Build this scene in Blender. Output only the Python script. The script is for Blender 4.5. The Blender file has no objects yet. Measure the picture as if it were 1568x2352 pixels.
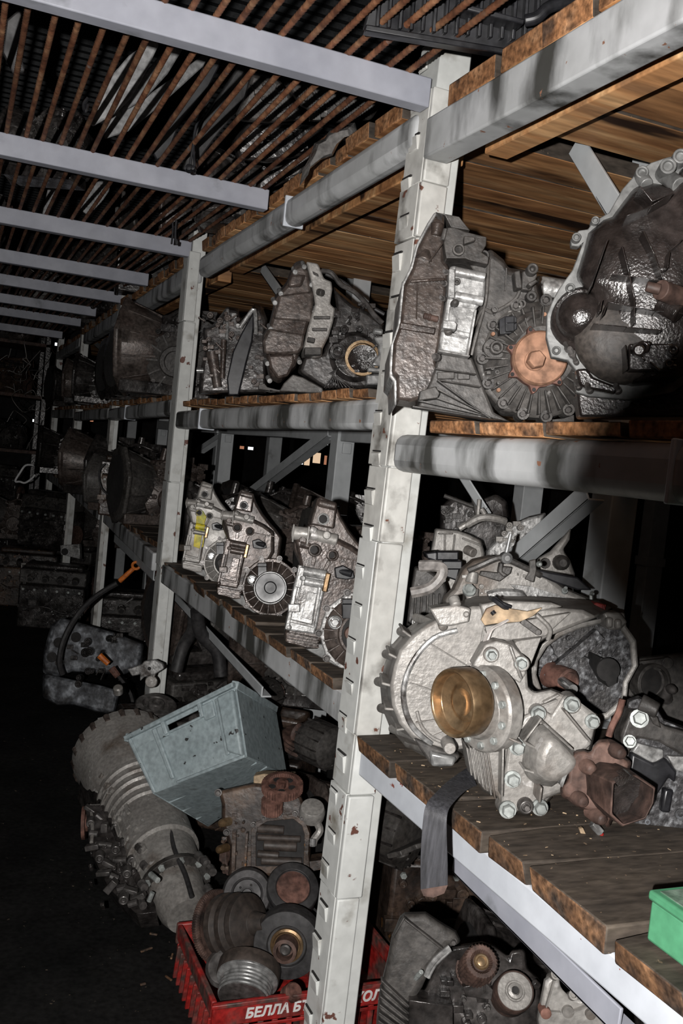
import bpy, bmesh, math, random
from mathutils import Vector as V, Matrix, noise
import numpy as np
S = bpy.context.scene
COL = S.collection
rnd = random.Random(7)

# ------------------------------------------------------------------ camera
FPX = 2150.0                       # focal length in pixels of the 1568x2352 frame
YAW, PITCH, ROLL = math.radians(22.8), math.radians(-3.4), math.radians(5.9)
CAM = V((0, 0, 1.25))
_f = V((math.sin(YAW)*math.cos(PITCH), math.cos(YAW)*math.cos(PITCH), math.sin(PITCH)))
_r0 = V((math.cos(YAW), -math.sin(YAW), 0)); _u0 = _r0.cross(_f)
RT = _r0*math.cos(ROLL) + _u0*math.sin(ROLL)
UP = -_r0*math.sin(ROLL) + _u0*math.cos(ROLL)
FW = _f
cd = bpy.data.cameras.new('camera'); cam = bpy.data.objects.new('camera', cd); COL.objects.link(cam)
cd.sensor_width = 36; cd.lens = FPX/2352*36; cd.clip_start = 0.02
m3 = Matrix((RT, UP, -FW)).transposed()
cam.matrix_world = Matrix.Translation(CAM) @ m3.to_4x4()
S.camera = cam

# ------------------------------------------------------------------ light: the camera's flash, left of the lens
S.view_settings.view_transform = 'Standard'; S.view_settings.look = 'None'
S.view_settings.gamma = 1; S.view_settings.use_curve_mapping = False
S.view_settings.exposure = 0.0
w = bpy.data.worlds.new('world'); S.world = w; w.use_nodes = True
w.node_tree.nodes['Background'].inputs[0].default_value = (0.8, 0.9, 1.0, 1)
w.node_tree.nodes['Background'].inputs[1].default_value = 0.008
fl = bpy.data.lights.new('flash', 'AREA'); fl.shape = 'RECTANGLE'; fl.size = 0.014; fl.size_y = 0.02
fl.energy = 54; fl.color = (1.0, 0.975, 0.95)
flo = bpy.data.objects.new('flash', fl); COL.objects.link(flo)
flo.matrix_world = Matrix.Translation(CAM - RT*0.09 - FW*0.15) @ m3.to_4x4()

# ------------------------------------------------------------------ materials
def mat(name, cols, scale=6, detail=6, rough=(.4, .7), metal=0.0, bump=.15, bscale=40, stretch=(1, 1, 1),
        grime=None, gamt=.5, gscale=3, chips=None, camt=.3, cscale=18, spec=.5, rand=.12, dist=0.0, gstretch=None, cstretch=None, fine=.35, fscale=75):
    m = bpy.data.materials.new(name); m.use_nodes = True
    nt = m.node_tree; N = nt.nodes; L = nt.links; bs = N['Principled BSDF']
    tc = N.new('ShaderNodeTexCoord'); oi = N.new('ShaderNodeObjectInfo')
    vm = N.new('ShaderNodeVectorMath'); vm.operation = 'SCALE'; vm.inputs['Scale'].default_value = 37
    L.new(oi.outputs['Random'], vm.inputs[0])
    ad = N.new('ShaderNodeVectorMath'); ad.operation = 'ADD'
    L.new(tc.outputs['Object'], ad.inputs[0]); L.new(vm.outputs[0], ad.inputs[1])
    def nz(sc, det, st=None, ds=0.0):
        n = N.new('ShaderNodeTexNoise'); n.inputs['Scale'].default_value = sc; n.inputs['Detail'].default_value = det
        n.inputs['Distortion'].default_value = ds
        if st and tuple(st) != (1, 1, 1):
            mp = N.new('ShaderNodeVectorMath'); mp.operation = 'MULTIPLY'; mp.inputs[1].default_value = st
            L.new(ad.outputs[0], mp.inputs[0]); L.new(mp.outputs[0], n.inputs['Vector'])
        else: L.new(ad.outputs[0], n.inputs['Vector'])
        return n
    n1 = nz(scale, detail, stretch, dist)
    cr = N.new('ShaderNodeValToRGB'); e = cr.color_ramp.elements
    k = len(cols)
    while len(e) < k: e.new(.5)
    for i, c in enumerate(cols):
        e[i].position = .3 + .4*i/max(1, k-1); e[i].color = (*c, 1)
    L.new(n1.outputs['Fac'], cr.inputs['Fac'])
    out = cr.outputs['Color']
    def mask(sc, det, amt, soft, st=None):
        n = nz(sc, det, st)
        r = N.new('ShaderNodeMapRange'); t = .72 - .44*amt
        r.inputs['From Min'].default_value = t; r.inputs['From Max'].default_value = t + soft
        L.new(n.outputs['Fac'], r.inputs['Value']); return r.outputs[0]
    def mix(a, c, f):
        x = N.new('ShaderNodeMix'); x.data_type = 'RGBA'
        L.new(f, x.inputs[0]); L.new(a, x.inputs[6]); x.inputs[7].default_value = (*c, 1); return x.outputs[2]
    if grime: out = mix(out, grime, mask(gscale, 8, gamt, .16, gstretch))
    if chips: out = mix(out, chips, mask(cscale, 4, camt, .02 if not cstretch else .08, cstretch))
    if fine:
        nf = nz(fscale, 9, stretch); rf = N.new('ShaderNodeMapRange'); rf.inputs['From Min'].default_value = .32; rf.inputs['From Max'].default_value = .68
        rf.inputs['To Min'].default_value = 1-fine*1.3; rf.inputs['To Max'].default_value = 1+fine*.8; L.new(nf.outputs['Fac'], rf.inputs['Value'])
        hf = N.new('ShaderNodeHueSaturation'); L.new(rf.outputs[0], hf.inputs['Value']); L.new(out, hf.inputs['Color']); out = hf.outputs['Color']
    if rand:
        h = N.new('ShaderNodeHueSaturation')
        r = N.new('ShaderNodeMapRange'); r.inputs['To Min'].default_value = 1-rand*1.4; r.inputs['To Max'].default_value = 1+rand
        L.new(oi.outputs['Random'], r.inputs['Value']); L.new(r.outputs[0], h.inputs['Value'])
        L.new(out, h.inputs['Color']); out = h.outputs['Color']
    L.new(out, bs.inputs['Base Color'])
    rr = N.new('ShaderNodeMapRange'); rr.inputs['From Min'].default_value = .3; rr.inputs['From Max'].default_value = .7
    rr.inputs['To Min'].default_value = rough[0]; rr.inputs['To Max'].default_value = rough[1]
    n3 = nz(scale*1.7, 5); L.new(n3.outputs['Fac'], rr.inputs['Value']); L.new(rr.outputs[0], bs.inputs['Roughness'])
    bs.inputs['Metallic'].default_value = metal; bs.inputs['Specular IOR Level'].default_value = spec
    if bump:
        nb = nz(bscale, 6, stretch); b = N.new('ShaderNodeBump'); b.inputs['Strength'].default_value = bump
        b.inputs['Distance'].default_value = .003
        L.new(nb.outputs['Fac'], b.inputs['Height']); L.new(b.outputs[0], bs.inputs['Normal'])
    return m
def emit(name, c, s):
    m = bpy.data.materials.new(name); m.use_nodes = True; b = m.node_tree.nodes['Principled BSDF']
    b.inputs['Base Color'].default_value = (0, 0, 0, 1)
    b.inputs['Emission Color'].default_value = (*c, 1); b.inputs['Emission Strength'].default_value = s; return m
M = {}
M['post'] = mat('white_post_paint', [(.55, .56, .54), (.66, .67, .65)], 5, rough=(.35, .6), bump=.05, grime=(.22, .20, .165), gamt=.30, gscale=11, chips=(.14, .06, .045), camt=.12, cscale=24, rand=.05, fine=.06, fscale=40)
M['postold'] = mat('dirty_white_paint', [(.50, .49, .46), (.62, .62, .59)], 7, rough=(.35, .6), bump=.10, grime=(.15, .14, .125), gamt=.40, gscale=13, chips=(.15, .065, .045), camt=.11, cscale=26, rand=.05, fine=.10, fscale=40)
M['beam'] = mat('smudged_grey_paint', [(.42, .43, .43), (.55, .56, .57)], 6, rough=(.35, .6), bump=.06, grime=(.06, .06, .055), gamt=.56, gscale=10, chips=(.28, .14, .09), camt=.05, cscale=45, fine=.06, fscale=30, rand=.04, gstretch=(1, 1, .35))
M['beamlight'] = mat('pale_blue_grey_paint', [(.52, .55, .60), (.62, .65, .70)], 6, rough=(.35, .6), bump=.04, grime=(.16, .16, .16), gamt=.30, gscale=9, chips=(.28, .10, .08), camt=.03, cscale=50, fine=.06, fscale=30, rand=.03)
M['bar'] = mat('grey_bar_paint', [(.30, .31, .36), (.38, .39, .44)], 8, rough=(.4, .6), bump=.04, grime=(.16, .17, .18), gamt=.22, gscale=12, fine=.06, fscale=30, rand=.04)
M['brace'] = mat('grey_brace_paint', [(.44, .46, .47), (.54, .56, .57)], 8, rough=(.4, .6), bump=.04, grime=(.2, .2, .19), gamt=.2, gscale=10, fine=.06, fscale=30, rand=.06)
M['rebar'] = mat('rusty_rebar', [(.10, .035, .018), (.21, .085, .042), (.32, .17, .09)], 22, rough=(.6, .85), bump=.25, bscale=120, spec=.35, grime=(.25, .22, .20), gamt=.18, gscale=25, rand=.2)
M['wood'] = mat('sawn_pine', [(.27, .11, .043), (.66, .33, .14), (.92, .58, .295)], 7, 9, rough=(.6, .85), bump=.3, bscale=26, stretch=(.13, .9, .9), grime=(.20, .135, .085), gamt=.34, gscale=6, gstretch=(.16, 1.3, 1), chips=(.05, .022, .011), camt=.33, cscale=6, cstretch=(.22, 1.3, 1.2), spec=.25, rand=.34, dist=2.2, fine=.28)
M['woodend'] = mat('sawn_board_end', [(.22, .10, .045), (.44, .21, .095), (.58, .32, .17)], 26, rough=(.7, .9), bump=.6, bscale=90, spec=.2, grime=(.10, .06, .04), gamt=.42, gscale=18, rand=.25, fine=.45, fscale=120)
M['woodenddirty'] = mat('worn_board_end', [(.09, .05, .03), (.20, .105, .055), (.40, .21, .105)], 22, rough=(.7, .9), bump=.7, bscale=70, spec=.2, grime=(.06, .045, .036), gamt=.55, gscale=16, rand=.25, fine=.45, fscale=120)
M['wooddirty'] = mat('oil_soaked_board', [(.045, .036, .029), (.075, .06, .048), (.10, .08, .062)], 14, rough=(.6, .9), bump=.3, bscale=60, stretch=(.4, 1.4, 1.4), spec=.25, chips=(.30, .21, .14), camt=.05, cscale=90, rand=.15)
M['alu'] = mat('cast_aluminium', [(.18, .168, .155), (.34, .325, .305)], 7, 9, rough=(.34, .62), metal=.25, bump=.25, bscale=160, grime=(.13, .105, .087), gamt=.38, gscale=9, chips=(.40, .385, .37), camt=.12, cscale=22, rand=.06, fine=.20, fscale=110)
M['alubright'] = mat('bright_aluminium', [(.20, .195, .19), (.56, .56, .55)], 16, 9, rough=(.25, .5), metal=.35, bump=.25, bscale=160, grime=(.07, .06, .055), gamt=.46, gscale=16, rand=.08, fine=.4, fscale=110)
M['alubrown'] = mat('oil_stained_aluminium', [(.026, .019, .016), (.078, .060, .052), (.18, .152, .136)], 8, 9, rough=(.22, .5), metal=.25, bump=.3, bscale=130, grime=(.026, .020, .017), gamt=.45, gscale=8, rand=.1, fine=.4, fscale=90)
M['alugrey'] = mat('greasy_grey_casting', [(.036, .033, .031), (.088, .081, .075)], 8, 9, rough=(.4, .7), metal=.15, bump=.3, bscale=130, grime=(.032, .028, .025), gamt=.45, gscale=9, chips=(.22, .21, .20), camt=.08, cscale=30, rand=.1, fine=.35, fscale=90)
M['aludark'] = mat('dark_greasy_casting', [(.014, .0125, .012), (.04, .035, .033), (.10, .092, .088)], 9, 9, rough=(.14, .42), metal=.25, bump=.5, bscale=60, spec=.7, rand=.2, fine=.5, fscale=60)
M['oily'] = mat('oil_wet_black_casting', [(.010, .008, .007), (.034, .027, .025)], 7, rough=(.12, .32), metal=.2, bump=.32, bscale=330, spec=.8, grime=(.065, .053, .047), gamt=.14, gscale=7, rand=.05, fine=.4)
M['flange'] = mat('matt_grey_flange', [(.09, .09, .087), (.15, .15, .146)], 12, rough=(.4, .6), metal=.2, bump=.1, bscale=120, rand=.05)
M['mottled'] = mat('frosted_corroded_aluminium', [(.03, .03, .033), (.11, .115, .125), (.34, .36, .39)], 26, 9, rough=(.4, .7), metal=.2, bump=.5, bscale=60, grime=(.03, .026, .023), gamt=.4, gscale=6, rand=.05)
M['glitter'] = mat('speckled_dark_casting', [(.022, .021, .022), (.06, .058, .06), (.24, .245, .255)], 95, 8, rough=(.35, .6), metal=.2, bump=.6, bscale=150, grime=(.05, .047, .046), gamt=.40, gscale=9, rand=.03, fine=.4, fscale=140)
M['dullcast'] = mat('dull_dark_brown_casting', [(.026, .021, .018), (.06, .05, .043)], 7, rough=(.5, .75), bump=.3, bscale=120, grime=(.018, .014, .012), gamt=.4, gscale=8, rand=.03, fine=.4, fscale=140)
M['brownbell'] = mat('oily_dark_brown_casting', [(.014, .010, .009), (.05, .037, .031), (.13, .105, .092)], 7, 9, rough=(.18, .45), metal=.25, bump=.3, bscale=140, grime=(.02, .015, .013), gamt=.42, gscale=7, spec=.6, rand=.03, fine=.35, fscale=110)
M['rustdust'] = mat('dusty_rust', [(.20, .105, .065), (.29, .165, .11)], 10, rough=(.7, .9), bump=.12, bscale=90, spec=.2, rand=.05)
M['rust'] = mat('brown_rust', [(.05, .030, .024), (.125, .075, .06)], 9, rough=(.5, .8), bump=.4, bscale=70, grime=(.022, .016, .014), gamt=.42, gscale=8, spec=.3, rand=.12, fine=.4)
M['oilrust'] = mat('oil_soaked_rust', [(.018, .011, .008), (.055, .036, .027), (.13, .085, .058)], 8, 9, rough=(.25, .6), bump=.4, bscale=60, grime=(.012, .008, .006), gamt=.45, gscale=7, chips=(.20, .09, .03), camt=.10, cscale=14, spec=.5, rand=.05, fine=.45)
M['darksteel'] = mat('greasy_dark_steel', [(.035, .033, .034), (.085, .08, .08)], 12, rough=(.45, .65), metal=.2, bump=.15, bscale=80, grime=(.05, .036, .03), gamt=.35, gscale=12, rand=.1)
M['groove'] = mat('dark_brown_rubber_grooves', [(.022, .016, .013), (.055, .042, .035)], 10, rough=(.5, .75), bump=.2, bscale=60, rand=.1)
M['redrust'] = mat('red_rust', [(.075, .034, .026), (.19, .098, .076)], 12, rough=(.6, .85), bump=.35, bscale=80, spec=.25, grime=(.05, .032, .027), gamt=.4, gscale=10, rand=.08, fine=.4)
M['brass'] = mat('bronze_film', [(.12, .072, .034), (.25, .16, .085), (.44, .33, .205)], 9, rough=(.25, .45), metal=.7, bump=.15, bscale=90, rand=.03, fine=.3)
M['steel'] = mat('worn_steel', [(.22, .22, .22), (.45, .45, .44)], 16, rough=(.2, .4), metal=.5, bump=.08, bscale=80, grime=(.06, .05, .045), gamt=.3, gscale=20, rand=.1)
M['bolt'] = mat('zinc_bolt', [(.25, .265, .255), (.42, .445, .43)], 30, rough=(.4, .6), metal=.3, bump=.06, bscale=100, grime=(.12, .11, .10), gamt=.25, gscale=30, rand=.15)
M['boltdark'] = mat('greasy_bolt', [(.05, .045, .042), (.14, .13, .125)], 30, rough=(.25, .5), metal=.4, bump=.08, bscale=100, rand=.2)
M['rubber'] = mat('dull_black_rubber', [(.016, .015, .016), (.04, .038, .038)], 14, rough=(.45, .7), bump=.12, bscale=60, rand=.15)
M['plastic'] = mat('black_plastic', [(.010, .010, .012), (.024, .024, .027)], 10, rough=(.25, .5), bump=.05, bscale=40, rand=.15)
M['greyplastic'] = mat('dull_grey_panel', [(.20, .20, .20), (.30, .30, .30)], 6, rough=(.5, .7), bump=.04, grime=(.08, .08, .08), gamt=.35, rand=.12)
M['bluebox'] = mat('blue_grey_plastic', [(.26, .315, .33), (.34, .40, .415)], 7, rough=(.4, .6), bump=.08, grime=(.13, .14, .13), gamt=.27, gscale=12, chips=(.04, .04, .04), camt=.08, cscale=40, rand=.02, fine=.18)
M['red'] = mat('worn_red_plastic', [(.24, .010, .009), (.36, .02, .016)], 8, rough=(.4, .65), bump=.15, grime=(.085, .05, .042), gamt=.60, gscale=14, rand=.04)
M['green'] = mat('green_plastic', [(.07, .25, .13), (.09, .31, .165)], 6, rough=(.4, .6), bump=.04, grime=(.10, .13, .11), gamt=.2, gscale=9, fine=0.1, rand=.02)
M['greendirty'] = mat('dusty_green_lid', [(.11, .22, .14), (.22, .27, .23)], 22, rough=(.6, .8), bump=.2, bscale=90, grime=(.06, .2, .10), gamt=.3, gscale=8, rand=.02)
M['orange'] = mat('orange_plastic', [(.55, .13, .02), (.7, .2, .03)], 8, rough=(.4, .6), bump=.03, rand=.05)
M['yellow'] = mat('yellow_paint_mark', [(.55, .42, .01), (.72, .60, .03)], 9, rough=(.4, .6), bump=.06, grime=(.30, .34, .06), gamt=.45, gscale=26, rand=.05)
M['white'] = mat('white_plastic', [(.6, .6, .6), (.75, .75, .75)], 8, rough=(.4, .6), bump=.03, fine=0.1, rand=.05)
M['whiteprint'] = mat('white_lettering', [(.55, .52, .50), (.75, .73, .71)], 30, rough=(.5, .7), bump=0, fine=0.1, rand=0)
M['wire'] = mat('pale_wire', [(.30, .27, .25), (.45, .42, .40)], 20, rough=(.4, .6), bump=0, rand=.2)
M['strap'] = mat('black_webbing', [(.028, .028, .032), (.05, .05, .056)], 40, rough=(.5, .7), bump=.3, bscale=260, stretch=(3, 3, .3), spec=.3, rand=.02)
M['tape'] = mat('tan_gasket_tape', [(.30, .205, .12), (.44, .33, .215)], 18, rough=(.6, .8), bump=.15, grime=(.10, .06, .04), gamt=.35, gscale=22, rand=.02)
M['floor'] = mat('black_oily_ground', [(.006, .006, .006), (.014, .0135, .013)], 5, 9, rough=(.6, .9), bump=.5, bscale=30, spec=.15, chips=(.10, .08, .06), camt=.02, cscale=60, rand=0)
M['sheet'] = mat('dim_corrugated_sheet', [(.025, .028, .031), (.05, .053, .056)], 5, rough=(.5, .7), bump=.03, rand=.05)
M['wall'] = mat('sooty_wall', [(.010, .009, .009), (.022, .02, .019)], 5, rough=(.7, .9), bump=.2, rand=0)
M['film'] = mat('cloudy_plastic_film', [(.09, .086, .083), (.24, .23, .22)], 14, rough=(.06, .18), bump=2.5, bscale=24, spec=.8, rand=0)

# ------------------------------------------------------------------ frames and mesh builder
class Fr:
    """Where a thing stands: a plane at depth D through a pixel, coordinates given in a zoomed view of the photo."""
    def __init__(s, cx, cy, D, crop=(0, 0, 1), tx=0.0, ty=0.0):
        s.ox, s.oy, s.k = crop; s.D = D; s.tx = tx; s.ty = ty
        s.cx = s.ox + cx/s.k; s.cy = s.oy + cy/s.k
        s.sc = D/FPX/s.k
        r = RT - FW*(-tx); u = UP - FW*ty
        s.n = (-FW + RT*tx - UP*ty).normalized(); s.r = (RT + FW*tx).normalized(); s.u = s.n.cross(s.r)
    def P(s, x, y, w=0.0):
        px = s.ox + x/s.k; py = s.oy + y/s.k
        d = s.D*(1 + s.tx*(px-s.cx)/FPX + s.ty*(py-s.cy)/FPX) - w
        return CAM + (FW + RT*((px-784)/FPX) - UP*((py-1176)/FPX))*d
class Lo:
    """Local metres: x right, y up, w towards -Y."""
    sc = 1.0; n = V((0, -1, 0)); r = V((1, 0, 0)); u = V((0, 0, 1))
    def P(s, x, y, w=0.0): return V((x, -w, y))
LO = Lo()
def at(x, y, D): return CAM + (FW + RT*((x-784)/FPX) - UP*((y-1176)/FPX))*D
def hit(x, y, ax, val):
    d = FW + RT*((x-784)/FPX) - UP*((y-1176)/FPX)
    return CAM + d*((val-CAM[ax])/d[ax])

class B:
    def __init__(s, fr=LO): s.v = []; s.f = []; s.mi = []; s.fr = fr; s.isl = []
    def add(s, vs, fs, mi=0):
        o = len(s.v); s.isl.append((o, len(s.f))); s.v += [V(p) for p in vs]
        for f in fs: s.f.append(tuple(i+o for i in f)); s.mi.append(mi)
        return s
    def rings(s, rs, cap0=True, cap1=True, mi=0):
        n = len(rs[0]); vs = [p for r in rs for p in r]; fs = []
        for k in range(len(rs)-1):
            for i in range(n):
                j = (i+1) % n; fs.append((k*n+i, k*n+j, (k+1)*n+j, (k+1)*n+i))
        if cap0: fs.append(tuple(range(n))[::-1])
        if cap1: fs.append(tuple((len(rs)-1)*n+i for i in range(n)))
        return s.add(vs, fs, mi)
    def pr(s, poly, w0, w1, scale=1.0):
        """solid from an outline: front face at w1, walls back to w0"""
        fr = s.fr; fp = [fr.P(x, y, w1) for x, y in poly]
        a = sum((poly[i][0]*poly[(i+1) % len(poly)][1]-poly[(i+1) % len(poly)][0]*poly[i][1]) for i in range(len(poly)))
        if (a > 0) == (fr is not LO): fp = fp[::-1]
        bp = [p - fr.n*(w1-w0) for p in fp]
        if scale != 1.0:
            c = sum(fp, V())/len(fp); fp = [c+(p-c)*scale for p in fp]
        return s.rings([bp, fp])
    def lo(s, layers):
        """loft through outlines of equal length [(poly, w), ...] from back to front"""
        fr = s.fr; poly = layers[0][0]
        a = sum((poly[i][0]*poly[(i+1) % len(poly)][1]-poly[(i+1) % len(poly)][0]*poly[i][1]) for i in range(len(poly)))
        rs = [[fr.P(x, y, w) for x, y in pl] for pl, w in layers]
        if (a > 0) == (fr is not LO): rs = [r[::-1] for r in rs]
        return s.rings(rs)
    def la(s, x, y, prof, n=20, ax=None, w=0.0, a0=0.0, tooth=0, td=.08, mi=0):
        """lathe: prof [(r in frame units, t metres along the axis), ...]"""
        return s.lathe(s.fr.P(x, y, w), s.dir(ax), [(r*s.fr.sc, t) for r, t in prof], n, a0, tooth, td, mi)
    def dir(s, ax):
        if ax is None: return s.fr.n
        return (s.fr.r*ax[0] + s.fr.u*ax[1] + s.fr.n*ax[2]).normalized()
    def lathe(s, c, d, prof, n=20, a0=0.0, tooth=0, td=.08, mi=0):
        c = V(c); d = V(d).normalized(); t = d.orthogonal().normalized() if abs(d.z) > .9 else V((0, 0, 1)).cross(d).normalized()
        b = d.cross(t); rs = []
        if tooth: n = tooth*2
        for r, h in prof:
            rs.append([c + d*h + (t*math.cos(a0+2*math.pi*i/n) + b*math.sin(a0+2*math.pi*i/n))*(r*(1-td*(i % 2)) if tooth else r) for i in range(n)])
        return s.rings(rs, prof[0][0] > 1e-6, prof[-1][0] > 1e-6, mi)
    def cy(s, p0, p1, r0, r1=None, n=12):
        """cylinder between two world points"""
        p0 = V(p0); p1 = V(p1); l = (p1-p0).length
        return s.lathe(p0, p1-p0, [(r0, 0), (r1 if r1 is not None else r0, l)], n)
    def cx(s, x0, y0, w0, x1, y1, w1, r0, r1=None, n=12):
        k = s.fr.sc
        return s.cy(s.fr.P(x0, y0, w0), s.fr.P(x1, y1, w1), r0*k, (r1 if r1 is not None else r0)*k, n)
    def tu(s, pts, r, n=8):
        """tube through world points"""
        pts = smooth([V(p) for p in pts]); rs = []; pt = None
        for i, p in enumerate(pts):
            d = (pts[min(i+1, len(pts)-1)]-pts[max(i-1, 0)]).normalized()
            if pt is None: t = d.orthogonal().normalized()
            else: t = (pt - d*pt.dot(d)).normalized()
            pt = t; b = d.cross(t)
            rs.append([p + (t*math.cos(2*math.pi*j/n)+b*math.sin(2*math.pi*j/n))*r for j in range(n)])
        return s.rings(rs)
    def tx(s, pts, r, n=8): return s.tu([s.fr.P(*p) for p in pts], r, n)
    def ba(s, x0, y0, x1, y1, t, w0, w1):
        """rib: bar of width t along a line"""
        dx, dy = x1-x0, y1-y0; l = math.hypot(dx, dy) or 1; ux, uy = -dy/l*t/2, dx/l*t/2
        return s.pr([(x0+ux, y0+uy), (x1+ux, y1+uy), (x1-ux, y1-uy), (x0-ux, y0-uy)], w0, w1)
    def bx(s, x0, y0, x1, y1, w0, w1): return s.pr([(x0, y0), (x1, y0), (x1, y1), (x0, y1)], w0, w1)
    def box(s, a, b, mi=0):
        x0, y0, z0 = a; x1, y1, z1 = b
        return s.rings([[V((x0, y0, z0)), V((x1, y0, z0)), V((x1, y1, z0)), V((x0, y1, z0))], [V((x0, y0, z1)), V((x1, y0, z1)), V((x1, y1, z1)), V((x0, y1, z1))]], mi=mi)
    def beam(s, p0, p1, wd, ht, up=(0, 0, 1)):
        p0 = V(p0); p1 = V(p1); d = (p1-p0).normalized(); sd = d.cross(V(up)).normalized(); u = sd.cross(d)
        q = [sd*(-wd/2)+u*(-ht/2), sd*(wd/2)+u*(-ht/2), sd*(wd/2)+u*(ht/2), sd*(-wd/2)+u*(ht/2)]
        return s.rings([[p0+k for k in q], [p1+k for k in q]])
    def hexb(s, x, y, w, r, h=.008, ax=None, washer=True):
        if washer: s.la(x, y, [(r*1.35, -.002), (r*1.35, h*.25)], 14, ax, w)
        return s.la(x, y, [(r, 0), (r, h*.85), (r*.85, h)], 6, ax, w, a0=rnd.random())
    def ob(s, name, m, parent=None, bev=0.0, seg=2, smoothang=35, mats=None, kind=None, origin=None, one=False):
        if parent is not None and not one and name.endswith('s') and not mats:
            if name.endswith(('webs', 'details')): kind = 'stuff'
            else:                                   # each piece an object of its own
                name = name[:-2] if name.endswith('sses') else name[:-1]
                il = s.isl+[(len(s.v), len(s.f))]; r = None
                for (v0, f0), (v1, f1) in zip(il, il[1:]):
                    k = B(s.fr); k.v = s.v[v0:v1]; k.f = [tuple(i-v0 for i in f) for f in s.f[f0:f1]]; k.mi = s.mi[f0:f1]
                    r = k.ob(name, m, parent, bev, seg, smoothang, one=True)
                return r
        me = bpy.data.meshes.new(name)
        o0 = V((0, 0, 0)) if origin is None else V(origin)
        p = parent
        while p is not None:
            o0 = o0 + p.location; p = p.parent
        me.from_pydata([tuple(q-o0) for q in s.v], [], s.f)
        for k in (mats or [m]): me.materials.append(M[k])
        if mats: me.polygons.foreach_set('material_index', s.mi)
        me.validate(); me.update()
        bm = bmesh.new(); bm.from_mesh(me); bmesh.ops.recalc_face_normals(bm, faces=bm.faces)
        big = [f for f in bm.faces if len(f.verts) > 4]
        bm.to_mesh(me); bm.free()
        me.shade_smooth(); me.set_sharp_from_angle(angle=math.radians(smoothang))
        o = bpy.data.objects.new(name, me); COL.objects.link(o)
        if origin is not None: o.location = origin
        if parent: o.parent = parent
        if bev:
            b = o.modifiers.new('bevel', 'BEVEL'); b.width = bev; b.segments = seg; b.limit_method = 'ANGLE'; b.angle_limit = math.radians(40)
            b.harden_normals = False
        if kind: o['kind'] = kind
        return o
def smooth(p, n=4):
    if len(p) < 3: return p
    o = []
    for i in range(len(p)-1):
        a, b, c, d = p[max(i-1, 0)], p[i], p[i+1], p[min(i+2, len(p)-1)]
        for k in range(n):
            t = k/n; o.append(.5*((2*b)+(c-a)*t+(2*a-5*b+4*c-d)*t*t+(3*b-a-3*c+d)*t**3))
    return o+[p[-1]]
def ell(cx, cy, rx, ry, n=20, a0=0, a1=2*math.pi):
    k = n if abs(a1-a0-2*math.pi) < 1e-6 else n-1
    return [(cx+rx*math.cos(a0+(a1-a0)*i/k), cy+ry*math.sin(a0+(a1-a0)*i/k)) for i in range(n)]
def T(name, label, cat, loc, group=None):
    o = bpy.data.objects.new(name, None); COL.objects.link(o); o.location = loc; o.empty_display_size = .05
    o['label'] = label; o['category'] = cat
    if group: o['group'] = group
    return o
def tag(o, label, cat, group=None):
    o['label'] = label; o['category'] = cat
    if group: o['group'] = group
    return o
def struct(o): o['kind'] = 'structure'; return o
def copy_tree(o, parent=None):
    c = o.copy(); COL.objects.link(c); c.parent = parent
    for ch in list(o.children): copy_tree(ch, c)
    return c
def bolts(t, fr, pts, r, h=.008, m='bolt', ax=None, name='bolt'):
    for p in pts:
        x, y, w = p[:3]; B(fr).hexb(x, y, w, p[3] if len(p) > 3 else r, h, ax).ob(name, m, t)
def clutter(b, x0, y0, x1, y1, w, n, s, seed, dw=.012):
    """small bosses, webs and pads cast into a surface"""
    q = random.Random(seed)
    for i in range(n):
        x = q.uniform(x0, x1); y = q.uniform(y0, y1); k = q.random(); z = s*q.uniform(.6, 1.4); h = dw*q.uniform(.4, 1.4)
        if k < .35: b.la(x, y, [(z*.55, -.004), (z*.5, h), (z*.25, h), (z*.25, h-.004)], 10, None, w)
        elif k < .65: b.ba(x, y, x+q.uniform(-1.4, 1.4)*z, y+q.uniform(-1.4, 1.4)*z, z*.25, w-.004, w+h)
        else: b.bx(x-z*.6, y-z*.4, x+z*.6, y+z*.4, w-.004, w+h*.7)
    return b

def clampz(t, z):
    """rest a thing on its support: nothing of it reaches below z"""
    for c in t.children_recursive:
        if c.type == 'MESH':
            dz = z - t.location.z
            for v in c.data.vertices:
                if v.co.z < dz: v.co.z = dz
    return t

# ------------------------------------------------------------------ the setting
b = B(); b.box((-2.6, -1.6, -.1), (4.6, 13, 0)); struct(b.ob('floor', 'floor'))
for nm, a, c in (('wall_left', (-2.7, -1.6, 0), (-2.6, 13, 3.5)), ('wall_right', (4.6, -1.6, 0), (4.7, 13, 3.5)), ('wall_back', (-2.6, 13, 0), (4.6, 13.1, 3.5)), ('wall_front', (-2.6, -1.7, 0), (4.6, -1.6, 3.5))):
    b = B(); b.box(a, c); struct(b.ob(nm, 'wall'))
b = B(); ys = []; y = -1.6
while y < 13: ys += [(y, 0), (y+.035, 0), (y+.05, .03), (y+.085, .03)]; y += .1
lo = [V((-2.6, y, 3.35+z)) for y, z in ys]; hi = [V((4.6, y, 3.35+z)) for y, z in ys]; n = len(lo)
b.add(lo+hi+[p+V((0, 0, .03)) for p in lo+hi], [(i, i+1, n+i+1, n+i) for i in range(n-1)]+[(2*n+i, 2*n+i+1, 3*n+i+1, 3*n+i) for i in range(n-1)])
struct(b.ob('ceiling', 'sheet', smoothang=20))
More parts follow.
